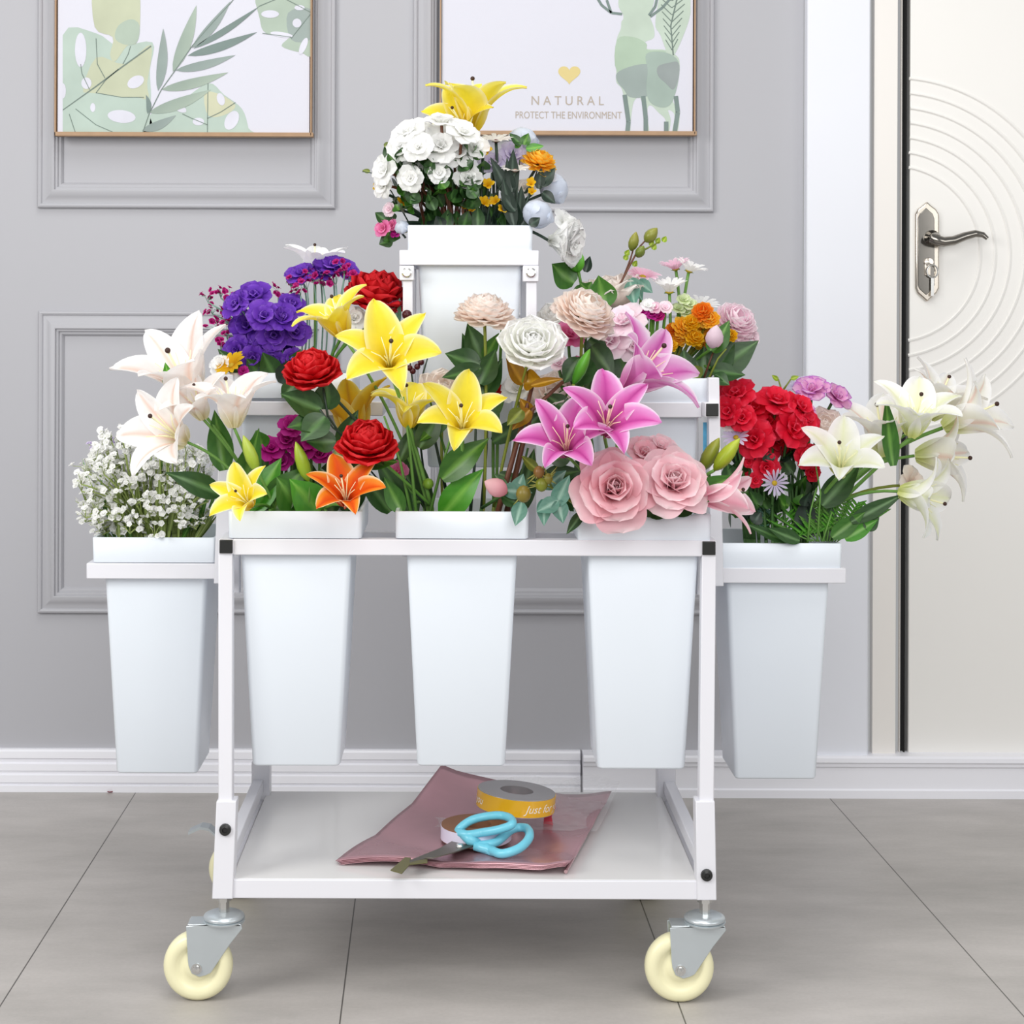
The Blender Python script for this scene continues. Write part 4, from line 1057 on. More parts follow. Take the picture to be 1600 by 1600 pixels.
# ======== front right bucket
G = 'pink lilies in the front right bucket'
one('pink_lily', 'wide-open pink lily lowest on the left of the pink trio', 'lily', 'FR',
    [('lily', 886, 712, -.015, (-.12, -.70, .66), 100, 'pink', dict(roll=r_(10), op=.97))], [], G, stem='fern')
one('pink_lily', 'wide-open pink lily in the middle of the pink trio, tip touching the rose below', 'lily', 'FR',
    [('lily', 944, 678, -.03, (.10, -.76, .6), 108, 'pink', dict(roll=r_(35), op=.98))], [], G, stem='fern')
one('pink_lily', 'lilac-pink lily trumpet turned right, uppermost of the pink trio', 'lily', 'FR',
    [('lily', 976, 610, .02, (.62, -.36, .62), 128, 'lilacpink', dict(roll=r_(30), op=.92))], [], G, stem='fern')
one('pink_lily', 'pale pink lily lying sideways at the right corner of the front right bucket', 'lily', 'FR',
    [('lily', 1092, 778, -.012, (.93, -.22, .12), 92, 'palepink', dict(roll=r_(20), op=.62))],
    [(1082, 778, 1150, 742, -.02, -.025, 36, 'mid'), (1100, 780, 1170, 768, -.02, -.03, 10, 'dark')], stem='mid', rim=(.055, -.03))
f = Flower('lily_bud', 'pair of lime green lily buds at the right, in front of the crimson flowers', 'flower bud', 'FR', stem='fern', rim=(.05, -.02))
f.bud(1116, 735, 1156, 685, .0, 24, '#8aa11c', '#bccb3a'); f.bud(1096, 735, 1124, 684, .02, 24, '#6d7d22', '#a3a83c'); f.done()
G = 'dusty pink roses in the front right bucket'
f = Flower('pink_rose', 'largest dusty pink rose, its petals hanging over the front right bucket rim', 'rose', 'FR', stem='mid', group=G)
f.bloom('rose', 957, 768, -.03, (.02, -.93, .30), 60, 'rose', roll=.3); f.done()
f = Flower('pink_rose', 'second dusty pink rose, right of the largest one', 'rose', 'FR', stem='mid', group=G)
f.bloom('rose', 1049, 762, -.015, (.06, -.80, .5), 55, 'rosepale', roll=1.0); f.done()
f = Flower('pink_rose', 'small half-hidden pink rose behind the two dusty pink roses', 'rose', 'FR', stem='mid', group=G)
f.bloom('ruffle', 1005, 712, .03, (.1, -.6, .6), 34, 'rose'); f.bloom('ruffle', 1030, 702, .04, (.2, -.5, .7), 30, 'rosepale'); f.done()
f = Flower('hip_sprig', 'sprig with green-brown rose hips and grey-green leaves hanging over the gap between buckets', 'branch', 'FR', stem='olive', rim=(-.06, -.04))
f.twig([(900, 790, .0), (862, 762, -.01), (832, 752, -.02)], 'olive').twig([(862, 762, -.01), (850, 730, -.02)], 'olive')
for x, y, s in ((818, 772, 12), (846, 757, 10), (842, 738, 9), (856, 748, 8)):
    mb = MB(); p = P(x, y, -.02); mb.ball(p, L_(s), mix(lin('#7f8a2c'), lin('#8a5a34'), R3.random()), (1, 1, 1.15))
    for k in range(5): mb.tube([p, p + Vector((R3.uniform(-.02, .02), -.006, R3.uniform(-.016, .02)))], [.0022, .0004], 5, lin('#8a8a3c'))
    mb.build('hip', M_LEAF, f.root, angle=180)
for q in ((815, 785, 805, 822, -.025, -.03, 24, 'sage'), (850, 780, 850, 822, -.025, -.03, 22, 'sage'), (868, 790, 890, 742, -.03, -.03, 28, 'sage'), (872, 782, 880, 818, -.03, -.04, 26, 'sage'), (872, 782, 838, 800, -.03, -.04, 26, 'sage'), (850, 762, 885, 735, .0, .0, 24, 'sage'), (840, 735, 815, 712, .0, .0, 16, 'olive'), (860, 720, 900, 700, .02, .02, 34, 'dark'), (850, 745, 910, 735, .03, .03, 30, 'dark')): f.leaf(*q)
f.done()
f = Flower('leaf_sprig', 'dark green leaves tucked under the dusty pink roses', 'leaves', 'FR', stem='dark')
for q in ((960, 800, 910, 740, .03, .04, 50, 'dark'), (930, 800, 895, 760, .02, .02, 44, 'dark'), (1010, 800, 1060, 782, .0, -.01, 36, 'dark'), (1050, 800, 1100, 770, .0, .0, 36, 'dark'), (1000, 800, 990, 720, .06, .08, 50, 'dark'), (1060, 800, 1070, 740, .06, .07, 46, 'dark'), (1080, 800, 1110, 735, .04, .05, 36, 'mid'), (930, 780, 905, 690, .06, .08, 46, 'dark'), (900, 800, 910, 720, .08, .08, 50, 'dark'), (1030, 802, 1005, 772, -.004, -.008, 40, 'dark'), (910, 800, 885, 835, -.004, -.012, 16, 'dark')): f.leaf(*q)
f.stemto(P(1000, 790, .08)); f.done()
f = Flower('beige_rose', 'beige fabric rose showing between the gold branch and the pink lilies', 'rose', 'FR', stem='olive')
f.bloom('ran', 868, 625, .12, (-.2, -.6, .6), 44, 'beige', n=6, flat=.7)
f.leaf(900, 640, 925, 590, .12, .13, 40, 'dark').leaf(905, 640, 870, 600, .1, .1, 34, 'mid').done()
f = Flower('peach_chrysanthemum', 'peach chrysanthemum tilted right, above the pink lilies', 'chrysanthemum', 'FR', stem='olive')
f.bloom('pom', 912, 494, .06, (.38, -.52, .76), 52, 'peach', n=80, thmax=92, W=.30)
for q in ((918, 560, 895, 610, .07, .06, 46, 'dark'), (925, 540, 960, 590, .08, .08, 40, 'dark'), (905, 560, 880, 600, .06, .05, 34, 'dark'), (920, 530, 950, 560, .1, .1, 34, 'dark'), (890, 640, 850, 615, .08, .08, 30, 'dark')): f.leaf(*q)
f.bud(896, 600, 922, 545, .04, 20, '#3f8f1c', '#6fbf3a'); f.done()
f = Flower('pink_carnation', 'hot pink carnations peeping out right of the white double bloom', 'carnation', 'FR', stem='dark')
f.bloom('ruffle', 888, 527, .1, (.1, -.7, .6), 30, 'hotpink'); f.bloom('ruffle', 900, 578, .1, (.3, -.7, .4), 24, 'hotpink'); f.bloom('ruffle', 915, 520, .12, (0, -.7, .6), 20, 'greenish'); f.bloom('ruffle', 872, 570, .11, (0, -.7, .6), 18, 'palepink'); f.done()
# ======== middle tier, left bucket
f = Flower('purple_lisianthus', 'bunch of ruffled purple blooms at the left of the middle tier', 'lisianthus', 'BL', stem='sage', rad=.0014)
for x, y, s, d in ((398, 468, 30, (-.1, -.7, .7)), (372, 478, 24, (-.5, -.7, .4)), (412, 498, 28, (.1, -.8, .5)), (388, 512, 28, (-.2, -.85, .4)), (428, 525, 26, (.1, -.8, .1)), (372, 548, 24, (-.3, -.9, .1)), (402, 528, 22, (0, -.9, .3)), (416, 545, 24, (0, -.9, -.1)), (440, 500, 26, (.3, -.7, .5)), (455, 480, 24, (.3, -.6, .6)), (440, 545, 22, (.3, -.8, 0)), (396, 560, 20, (0, -.9, 0)), (425, 565, 20, (.1, -.9, 0)), (460, 520, 24, (.3, -.8, .2)), (455, 560, 18, (.3, -.8, 0))):
    f.bloom('ruffle', x, y, .22 + R3.uniform(-.02, .04), d, s * 1.15, R3.choice(['purple', 'violet', 'violet']), ruff=.08)
for q in ((380, 585, 340, 545, .22, .22, 26, 'dark'), (390, 585, 342, 562, .21, .2, 24, 'dark'), (410, 590, 385, 560, .2, .19, 30, 'dark'), (430, 590, 410, 550, .2, .19, 34, 'dark'), (450, 595, 470, 545, .2, .2, 36, 'dark'), (440, 600, 458, 560, .19, .18, 34, 'black'), (470, 600, 490, 540, .22, .22, 36, 'dark'), (400, 595, 375, 575, .2, .19, 24, 'black'), (460, 600, 440, 622, .18, .16, 26, 'dark'), (420, 590, 440, 545, .22, .22, 34, 'black')): f.leaf(*q)
f.done()
f = Flower('purple_lisianthus', 'higher pair of purple blooms below the white lily at the back', 'lisianthus', 'BL', stem='sage', rad=.0014)
for x, y, s, d in ((472, 432, 26, (-.3, -.6, .7)), (520, 422, 30, (.1, -.5, .8)), (540, 426, 24, (.4, -.5, .7)), (500, 430, 22, (0, -.6, .7))): f.bloom('ruffle', x, y, .29, d, s * 1.1, 'violet', ruff=.08)
f.done()
def spray(name, label, cat, bk, spots, pal, size, n, jt, depth, g='fern', joint=None, rnd=14, stems=True):
    """fine branching spray whose countless tiny blossoms are one part"""
    f = Flower(name, label, cat, bk, stem=g, rad=.0012)
    mb = MB(); fc_ = RP[pal]
    if joint: f.joint_at(*joint)
    for (x, y) in spots:
        yd = depth + R3.uniform(-jt, jt)
        hub = P(x, y + rnd * .8, yd)
        if stems: f.stemto(hub)
        for k in range(n):
            p = P(x + R3.gauss(0, rnd * .62), y + R3.gauss(0, rnd * .5), yd + R3.gauss(0, .008))
            d = Vector((R3.uniform(-.6, .6), R3.uniform(-1, .1), R3.uniform(.1, 1))).normalized()
            M = Matrix.Translation(p) @ rot_to(d, R3.uniform(0, 6)); s = L_(size * R3.uniform(.8, 1.2), yd)
            for lay in ((5, 1, 50, 100), (3, .7, 15, 50)):
                for j in range(lay[0]): petal(mb, M, 2 * PI * j / lay[0] + lay[2], s * lay[1], s * .55 * lay[1], lay[2], lay[3], fc_, 3, 2, 'round', cup=.3, wb=.4, wc=.6)
            f.sm.tube([hub, hub.lerp(p, .5) + Vector((0, 0, .004)), p - d * s * .2], .0005, 4, mix(lin(GREENS[g][0]), lin(GREENS[g][1]), .7))
    o = mb.build('blossoms', M_PETAL, f.root, angle=180); o['kind'] = 'stuff'
    return f.done()
spray('gypsophila_sprig', "deep pink baby's breath sprig at the far left of the middle tier", "baby's breath", 'BL', [(325, 462), (345, 455), (332, 480), (350, 492), (340, 508), (355, 520), (360, 460), (345, 540)], 'fuchsia', 6.2, 6, .02, .25, 'sage', rnd=13)
spray('gypsophila_sprig', "deep pink baby's breath sprig between the purple blooms and yellow lily", "baby's breath", 'BL', [(435, 455), (455, 440), (480, 442), (505, 438), (525, 435), (545, 432), (490, 425), (538, 418), (470, 452)], 'fuchsia', 6.6, 6, .02, .265, 'sage', rnd=13)
one('white_lily', 'white lily at the back, highest above the purple blooms', 'lily', 'BL', [('lily', 492, 442, .32, (.05, -.12, 1), 78, 'snow', dict(roll=r_(5), op=.88))], [], stem='fern')
f = Flower('yellow_daisy', 'small yellow daisy at the rim of the purple bunch', 'daisy', 'BL', stem='dark'); f.bloom('daisy', 362, 572, .19, (-.4, -.6, .7), 26, 'sun', W=.16); f.bloom('ruffle', 380, 580, .19, (0, -.8, .4), 10, 'magenta'); f.done()
f = Flower('pink_sprig', 'small pink blossoms beside the dark red bloom and the top tier upright', 'blossom', 'BL', stem='mid')
f.bloom('ruffle', 614, 478, .2, (.4, -.7, .5), 18, 'hotpink'); f.bloom('ruffle', 606, 495, .2, (.4, -.7, .4), 18, 'carnation'); f.leaf(610, 520, 625, 465, .19, .19, 20, 'sage').leaf(600, 520, 585, 470, .2, .2, 30, 'dark'); f.done()
f = Flower('white_carnation', 'white carnation half hidden behind the upper yellow lily', 'carnation', 'BL', stem='mid'); f.bloom('ruffle', 552, 500, .22, (.1, -.8, .4), 26, 'pure'); f.done()

# ======== middle tier, right bucket
f = Flower('beige_magnolia', 'large beige bloom at the back left of the middle right bucket', 'magnolia', 'BR', stem='brown')
f.bloom('ran', 955, 478, .27, (-.15, -.15, .95), 62, 'beige', n=6, flat=.55, ruff=.03); f.leaf(945, 480, 935, 430, .2, .2, 46, 'mid').leaf(942, 478, 905, 440, .22, .22, 34, 'mid'); f.done()
f = Flower('green_bud_sprig', 'leafy sprig with two upright bright green buds beside the top bucket', 'leaves', 'BR', stem='mid', rim=(-.055, .0))
f.bud(902, 425, 886, 400, .24, 13, '#3f8f1c', '#6fc33a', stem=False); f.bud(904, 425, 908, 394, .24, 16, '#4a9a22', '#7bcf45')
for q in ((898, 442, 862, 412, .24, .23, 46, 'mid'), (915, 425, 922, 400, .25, .25, 14, 'black'), (905, 470, 925, 440, .22, .22, 34, 'mid')): f.leaf(*q)
f.done()
f = Flower('rosebud_branch', 'tall dark branch with two olive rosebuds reaching highest on the right', 'branch', 'BR', stem='brown')
f.twig([(952, 475, .22), (975, 432, .24), (1000, 385, .25), (1018, 365, .25)], 'brown', .002).twig([(975, 432, .24), (985, 405, .25), (990, 388, .25)], 'brown').twig([(998, 395, .25), (1030, 378, .25)], 'olive')
f.bud(986, 392, 994, 362, .25, 17, '#6d7a2a', '#a3a046', stem=False); f.bud(1008, 378, 1027, 356, .25, 20, '#76802c', '#9a9a44', stem=False); f.bud(995, 402, 1006, 384, .245, 16, '#5c6e26', '#7d8a38', stem=False)
for x, y in ((1016, 380), (1026, 376), (1036, 374), (978, 395), (976, 402), (990, 412), (1020, 386)): f.leaf(x, y + 4, x + 5, y - 5, .25, .25, 8, 'lime')
for q in ((985, 435, 1004, 470, .24, .23, 24, 'sage'), (985, 440, 992, 478, .22, .21, 24, 'sage'), (998, 438, 1020, 458, .24, .24, 20, 'sage')): f.leaf(*q)
f.stemto(P(952, 475, .22)); f.done()
f = Flower('white_daisy', 'white daisy seen from the side, largest in the right middle bucket', 'daisy', 'BR', stem='fern'); f.bloom('daisy', 1046, 458, .25, (-.05, -.25, .95), 33, 'daisy', th=(38, 66)); f.done()
f = Flower('white_daisy', 'white daisy lower right, behind the pale pink peony', 'daisy', 'BR', stem='fern'); f.bloom('daisy', 1095, 480, .29, (.1, -.4, .9), 30, 'daisy'); f.done()
f = Flower('white_daisy', 'white and pink daisy pair topmost on the right of the middle tier', 'daisy', 'BR', stem='fern'); f.bloom('daisy', 1056, 422, .29, (-.2, -.2, .95), 28, 'pinkdaisy', th=(45, 75)); f.bloom('daisy', 1076, 425, .27, (.3, -.2, .9), 30, 'daisy', th=(45, 80)); f.done()
f = Flower('pink_daisy', 'pale pink daisy beside the rosebud branch', 'daisy', 'BR', stem='fern'); f.bloom('daisy', 1004, 434, .27, (.1, -.35, .9), 28, 'pinkdaisy', W=.17); f.done()
f = Flower('pink_peony', 'pale pink peony at the right edge of the middle tier', 'peony', 'BR', stem='mid', rim=(.05, 0)); f.bloom('pom', 1148, 505, .26, (.3, -.72, .6), 38, 'palepink', n=70, thmax=105, W=.3); f.bloom('ruffle', 1175, 525, .27, (.6, -.5, .1), 16, 'palepink', stem=False); f.done()
f = Flower('marigold_bunch', 'bunch of orange and yellow marigolds below the white daisies', 'marigold', 'BR', stem='olive')
for x, y, s, p in ((1098, 488, 22, 'orange'), (1068, 512, 24, 'marigold'), (1102, 510, 24, 'marigold'), (1085, 528, 20, 'sun'), (1052, 515, 16, 'orange'), (1098, 535, 18, 'sun'), (1060, 530, 18, 'marigold'), (1110, 500, 20, 'marigold'), (1048, 540, 14, 'sun'), (1080, 505, 18, 'sun'), (1142, 525, 14, 'sun')):
    f.bloom('pom', x, y, .24 + R3.uniform(-.02, .02), (R3.uniform(-.4, .4), -.8, .5), s * .85, p, n=34, W=.28, thmax=95)
f.done()
f = Flower('green_hydrangea', 'small pale green blossoms under the white daisy', 'blossom', 'BR', stem='mid'); 
for x, y in ((1068, 470), (1078, 478), (1060, 484), (1072, 490)): f.bloom('ruffle', x, y, .25, (0, -.7, .7), 14, 'greenish')
f.done()
f = Flower('magenta_blossom', 'small magenta and white blossoms behind the uppermost pink lily', 'blossom', 'BR', stem='mid')
for x, y, p in ((1004, 488, 'magenta'), (1018, 492, 'magenta'), (1028, 494, 'fuchsia'), (1012, 478, 'pure'), (1040, 482, 'palepink'), (1022, 482, 'pinkdaisy')): f.bloom('ruffle', x, y, .22, (0, -.8, .5), 13, p)
f.done()
f = Flower('pink_hydrangea', 'pale lilac-pink ruffled bloom left of the uppermost pink lily', 'hydrangea', 'BR', stem='mid'); f.bloom('ruffle', 975, 508, .17, (-.2, -.6, .7), 42, 'palepink', ruff=.06); f.bloom('ruffle', 955, 535, .17, (-.3, -.7, .3), 38, 'palepink', ruff=.06); f.bloom('ruffle', 990, 540, .17, (0, -.8, .2), 34, 'palepink', ruff=.06); f.done()
f = Flower('pink_rosebud', 'pale pink bud in a green cup at the right of the middle tier', 'flower bud', 'BR', stem='mid', rim=(.05, -.02)); f.bud(1112, 545, 1120, 508, .2, 30, '#e8c6da', '#f7e6ef', name='bud_bloom'); f.leaf(1110, 548, 1116, 522, .195, .19, 18, 'mid').leaf(1114, 550, 1140, 500, .2, .22, 30, 'mid').done()
f = Flower('leaf_sprig', 'large dark green leaves spreading right from the middle tier', 'leaves', 'BR', stem='mid', rim=(.055, -.02))
for q in ((1115, 580, 1186, 532, .22, .24, 50, 'dark'), (1112, 578, 1165, 586, .2, .22, 30, 'dark'), (1112, 580, 1148, 530, .22, .24, 40, 'dark'), (1118, 585, 1140, 602, .2, .2, 22, 'dark'), (1100, 590, 1100, 540, .22, .23, 40, 'dark'), (1075, 595, 1068, 545, .22, .23, 40, 'dark'), (1050, 595, 1030, 560, .2, .22, 40, 'dark'), (1090, 595, 1075, 570, .2, .19, 34, 'olive'), (1020, 595, 1000, 560, .2, .2, 40, 'dark'), (985, 595, 965, 545, .2, .2, 44, 'dark'), (950, 600, 940, 540, .2, .2, 40, 'dark'), (1085, 590, 1120, 545, .25, .26, 40, 'black'), (930, 600, 945, 560, .2, .2, 40, 'black')): f.leaf(*q, fold=.2)
f.twig([(1108, 590, .2), (1122, 560, .2), (1135, 545, .2)], 'olive').twig([(1100, 590, .21), (1118, 540, .21)], 'brown'); f.stemto(P(1110, 575, .22)); f.done()
one('white_blossom', 'greyish white bloom half hidden left of the tilted peach chrysanthemum', 'blossom', 'BR', [('ran', 868, 505, .22, (-.4, -.4, .8), 36, 'cream', dict(n=5, flat=.5))], [(870, 520, 888, 512, .2, .2, 12, 'mid'), (858, 528, 885, 530, .2, .2, 8, 'dark')], stem='olive')

# ======== right end bucket
f = Flower('crimson_azalea', 'crimson azalea bush with dark leaves in the right end bucket', 'azalea', 'SR', stem='dark')
for x, y, s, d in ((1150, 622, 34, (-.2, -.6, .8)), (1176, 640, 30, (.1, -.8, .5)), (1212, 632, 34, (.1, -.6, .8)), (1246, 640, 30, (.5, -.6, .6)), (1198, 662, 36, (0, -.85, .5)), (1180, 688, 32, (-.3, -.8, .2)), (1236, 672, 34, (.4, -.8, .3)), (1140, 645, 26, (-.5, -.7, .3)), (1160, 655, 24, (-.2, -.8, .3)), (1215, 690, 26, (.1, -.9, .1)), (1256, 660, 26, (.5, -.7, .3)), (1196, 730, 22, (0, -.9, 0)), (1165, 735, 10, (-.2, -.9, 0)), (1180, 750, 12, (0, -.9, 0)), (1258, 712, 22, (.2, -.9, 0)), (1170, 722, 10, (-.2, -.9, .1)), (1268, 738, 14, (.2, -.9, 0))):
    f.bloom('ruffle', x, y, .23 + R3.uniform(-.02, .03), d, s * 1.12, 'crimson', ruff=.06, rn=2)
for i in range(52):
    x, y = R3.uniform(1140, 1270), R3.uniform(705, 835)
    f.leaf(x, y, x + R3.uniform(-22, 22), y - R3.uniform(12, 34), .23 + R3.uniform(-.02, .06), .22 + R3.uniform(-.03, .05), R3.uniform(20, 30), R3.choice(['dark', 'dark', 'black', 'mid']), own=False, nrm=(R3.uniform(-.6, .6), -1, R3.uniform(-.2, .8)))
f.done()
f = Flower('pink_carnation', 'lilac-pink carnations behind the crimson azalea, against the white door casing', 'carnation', 'SR', stem='dark')
f.bloom('ruffle', 1268, 614, .29, (-.1, -.6, .8), 34, 'carnation', ruff=.07); f.bloom('ruffle', 1304, 622, .29, (.4, -.6, .6), 30, 'carnation', ruff=.07); f.bloom('ruffle', 1256, 606, .32, (-.3, -.3, .9), 28, 'lilac'); f.bloom('ruffle', 1258, 648, .26, (0, -.8, .3), 20, 'carnation')
f.twig([(1228, 640, .3), (1222, 612, .3), (1216, 592, .3)], 'olive').twig([(1222, 612, .3), (1236, 592, .3)], 'olive').leaf(1216, 594, 1206, 586, .3, .3, 7, 'lime').leaf(1236, 592, 1248, 588, .3, .3, 7, 'lime'); f.done()
f = Flower('lilac_daisy', 'small lilac daisies at the left of the right end bucket', 'daisy', 'SR', stem='dark'); f.bloom('daisy', 1150, 684, .21, (-.3, -.7, .6), 22, 'lilac'); f.bloom('daisy', 1210, 755, .21, (0, -.9, .2), 22, 'lilac', W=.09); f.bloom('ruffle', 1140, 662, .22, (-.2, -.8, .3), 16, 'cream'); f.done()
G = 'white lilies fanning out of the right end bucket'
one('white_lily', 'open white lily nearest the crimson azalea, facing the front', 'lily', 'SR', [('lily', 1312, 742, .20, (-.06, -.66, .72), 98, 'white', dict(roll=r_(22), op=.93))], [(1285, 790, 1345, 722, .22, .22, 40, 'dark')], G, stem='fern', rad=.003, rim=(.03, -.03))
one('white_lily', 'white lily standing over the dark door gap', 'lily', 'SR', [('lily', 1424, 682, .22, (.06, -.42, .88), 104, 'white', dict(roll=r_(10), op=.90))], [(1396, 728, 1384, 620, .2, .2, 26, 'mid', dict(fold=.4))], G, stem='fern', rad=.003, rim=(.055, -.02))
one('white_lily', 'white lily farthest right, pointing at the door edge with a long dark-tipped stamen', 'lily', 'SR', [('lily', 1474, 668, .25, (.78, -.36, .46), 116, 'whitepink', dict(roll=r_(30), op=.88))], [], G, stem='fern', rad=.003, rim=(.06, -.01))
one('white_lily', 'blush-veined white lily turned right below the farthest right one', 'lily', 'SR', [('lily', 1430, 712, .27, (.90, -.36, .08), 108, 'whitepink', dict(roll=r_(0), op=.9))], [], G, stem='fern', rim=(.055, .0))
one('white_lily', 'lowest white lily on the right, one petal drooping to a point', 'lily', 'SR', [('lily', 1404, 768, .2, (.80, -.50, -.12), 96, 'white', dict(roll=r_(52), op=.95))], [(1330, 815, 1412, 772, .2, .2, 24, 'dark')], G, stem='fern', rim=(.055, -.03))
one('white_lily', 'back white lily between the front-facing one and the dark door gap', 'lily', 'SR', [('lily', 1382, 712, .27, (-.12, -.30, .92), 112, 'whitepink', dict(roll=r_(40), op=.78))], [], G, stem='fern', rim=(.04, .01))
one('white_lily', 'white lily highest on the right, in front of the door circles', 'lily', 'SR', [('lily', 1452, 655, .3, (.42, -.20, .85), 96, 'whitepink', dict(roll=r_(15), op=.82))], [], G, stem='fern', rim=(.05, .02))
f = Flower('beige_rose', 'beige bloom tucked behind the front-facing white lily', 'rose', 'SR', stem='olive'); f.bloom('ran', 1285, 672, .28, (.1, -.6, .7), 36, 'beige', n=6, flat=.6); f.done()
f = Flower('beige_rose', 'beige bloom low on the right, beside the lowest white lily', 'rose', 'SR', stem='olive', rim=(.05, 0)); f.bloom('ruffle', 1420, 758, .27, (.5, -.6, .2), 34, 'beige', ruff=.02); f.done()
f = Flower('fern_sprig', 'feathery green fern and round leaves at the rim of the right end bucket', 'fern', 'SR', stem='fern')
for i in range(11):
    x0, y0 = 1268 + i * 4, 846
    x1, y1 = 1190 + i * 19, 770 + abs(i - 6) * 7
    pts = [(x0 + (x1 - x0) * t, y0 + (y1 - y0) * t, .21 + .04 * t) for t in (0, .35, .7, 1)]
    f.twig(pts, 'fern', .0012)
    for k in range(9):
        t = .25 + .75 * k / 9; x, y = x0 + (x1 - x0) * t, y0 + (y1 - y0) * t
        for s in (-1, 1): f.leaf(x, y, x + s * 13 + (x1 - x0) * .08, y - 10 + s * 3, .21 + .04 * t, .205 + .04 * t, 3.6, R3.choice(['fern', 'bright']), own=False)
for q in ((1300, 840, 1352, 800, .2, .2, 26, 'mid'), (1320, 842, 1372, 812, .2, .2, 24, 'bright'), (1250, 845, 1200, 825, .19, .18, 22, 'dark'), (1230, 846, 1165, 818, .19, .19, 16, 'dark'), (1352, 826, 1374, 808, .2, .2, 22, 'dark'), (1265, 840, 1255, 775, .22, .23, 40, 'black'), (1290, 845, 1300, 790, .22, .23, 34, 'dark')): f.leaf(*q)
for pts in ([(1262, 846, .2), (1266, 800, .2), (1276, 762, .2)], [(1277, 846, .2), (1282, 770, .2), (1272, 712, .2)], [(1285, 846, .2), (1300, 800, .2)]): f.twig(pts, 'fern', .0016)
f.stemto(P(1280, 830, .25)); f.done()
f = Flower('fern_sprig', 'dark spiky fern at the left of the right end bucket, behind the trolley post', 'fern', 'SR', stem='dark')
for i in range(9):
    x0, y0, x1, y1 = 1215 - i * 2, 838, 1140 + i * 9, 770 + (i % 4) * 11
    f.twig([(x0, y0, .24), ((x0 + x1) / 2, (y0 + y1) / 2 - 6, .24), (x1, y1, .24)], 'dark', .0012)
    for k in range(8):
        t = .2 + .8 * k / 8; x, y = x0 + (x1 - x0) * t, y0 + (y1 - y0) * t
        for s in (-1, 1): f.leaf(x, y, x - 9 + s * 3, y - 5 + s * 9, .24, .235, 4, R3.choice(['dark', 'sage']), own=False)
f.stemto(P(1215, 835, .24)); f.done()

# ======== left end bucket
SP = [("white baby's breath sprig farthest left", 148, 750), ("white baby's breath sprig standing tallest at the back left", 178, 690), ("white baby's breath sprig at the front, low over the bucket rim", 215, 815),
      ("white baby's breath sprig at the centre of the left end bucket", 225, 765), ("white baby's breath sprig under the lowest blush lily", 262, 735), ("white baby's breath sprig at the right, against the trolley post", 305, 800),
      ("white baby's breath sprig showing between the lily stems", 305, 715), ("white baby's breath sprig left of centre, half way up", 182, 775)]
spots = [[] for _ in SP]
n_ = 0
while n_ < 175:
    x, y = R3.uniform(126, 326), R3.uniform(672, 832)
    if y < 700 and x < 160: continue
    if ((x - 228) / 106) ** 2 + ((y - 775) / (105 if y < 775 else 75)) ** 2 > 1 and not (160 < x < 205 and y > 672): continue
    k = min(range(len(SP)), key=lambda q: (SP[q][1] - x) ** 2 + (SP[q][2] - y) ** 2)
    if any((x - a) ** 2 + (y - b) ** 2 < 70 for a, b in spots[k]): continue
    spots[k].append((x, y)); n_ += 1
for (lb, x, y), sp in zip(SP, spots):
    spray('gypsophila_sprig', lb, "baby's breath", 'SL', sp, 'pure', 6.3, 7, .045, .27 if y < 720 else .24, 'straw', rnd=12)
spray('gypsophila_sprig', "pale lilac baby's breath sprig at the upper left of the white ones", "baby's breath", 'SL', [(142, 698), (172, 690), (196, 676)], 'lilac', 5.0, 5, .02, .29, 'straw', rnd=9)
f = Flower('leaf_sprig', "green stems and narrow leaves under the baby's breath", 'leaves', 'SL', stem='fern')
for i in range(80):
    x = R3.uniform(150, 325); y0 = 842; x1 = 241 + (x - 241) * 1.15 + R3.uniform(-14, 14); y1 = R3.uniform(700, 815)
    f.leaf(241 + (x - 241) * .85, y0, x1, y1, .26 + R3.uniform(-.05, .05), .26 + R3.uniform(-.06, .06), R3.uniform(4, 8), R3.choice(['fern', 'straw', 'straw']), own=False)
f.stemto(P(241, 820, .28)); f.done()

# ======== top bucket
one('yellow_lily', 'tall yellow lily leaning left, topmost flower of all against the deer picture', 'lily', 'TP', [('lily', 738, 206, .26, (.10, -.12, 1), 108, 'yellow', dict(roll=r_(25), op=.86))], [], stem='fern')
one('yellow_lily', 'yellow lily behind the white azaleas of the top bucket', 'lily', 'TP', [('lily', 728, 206, .28, (-.25, -.62, .5), 80, 'yellow', dict(roll=r_(0), op=1.0))], [], stem='fern')
f = Flower('white_azalea', 'white azalea bush with glossy leaves in the top bucket', 'azalea', 'TP', stem='brown')
for x, y, s, d in ((640, 212, 30, (-.4, -.6, .7)), (632, 232, 26, (-.5, -.8, .2)), (668, 218, 30, (-.1, -.7, .7)), (700, 222, 36, (0, -.8, .6)), (722, 212, 28, (.3, -.6, .7)), (688, 232, 32, (0, -.9, .4)), (712, 238, 28, (.2, -.9, .3)), (655, 232, 26, (-.2, -.9, .3)), (690, 196, 30, (.1, -.3, .95)), (642, 280, 22, (-.1, -1, .1)), (604, 268, 26, (-.7, -.7, .2)), (686, 272, 18, (0, -1, .2)), (730, 278, 22, (.2, -1, .1)), (648, 258, 18, (-.2, -1, .2)), (602, 290, 20, (-.7, -.7, 0)), (740, 230, 22, (.4, -.8, .3))):
    f.bloom('ruffle', x, y, .165 + R3.uniform(-.01, .03), d, s * 1.15, 'pure', ruff=.05, rn=2)
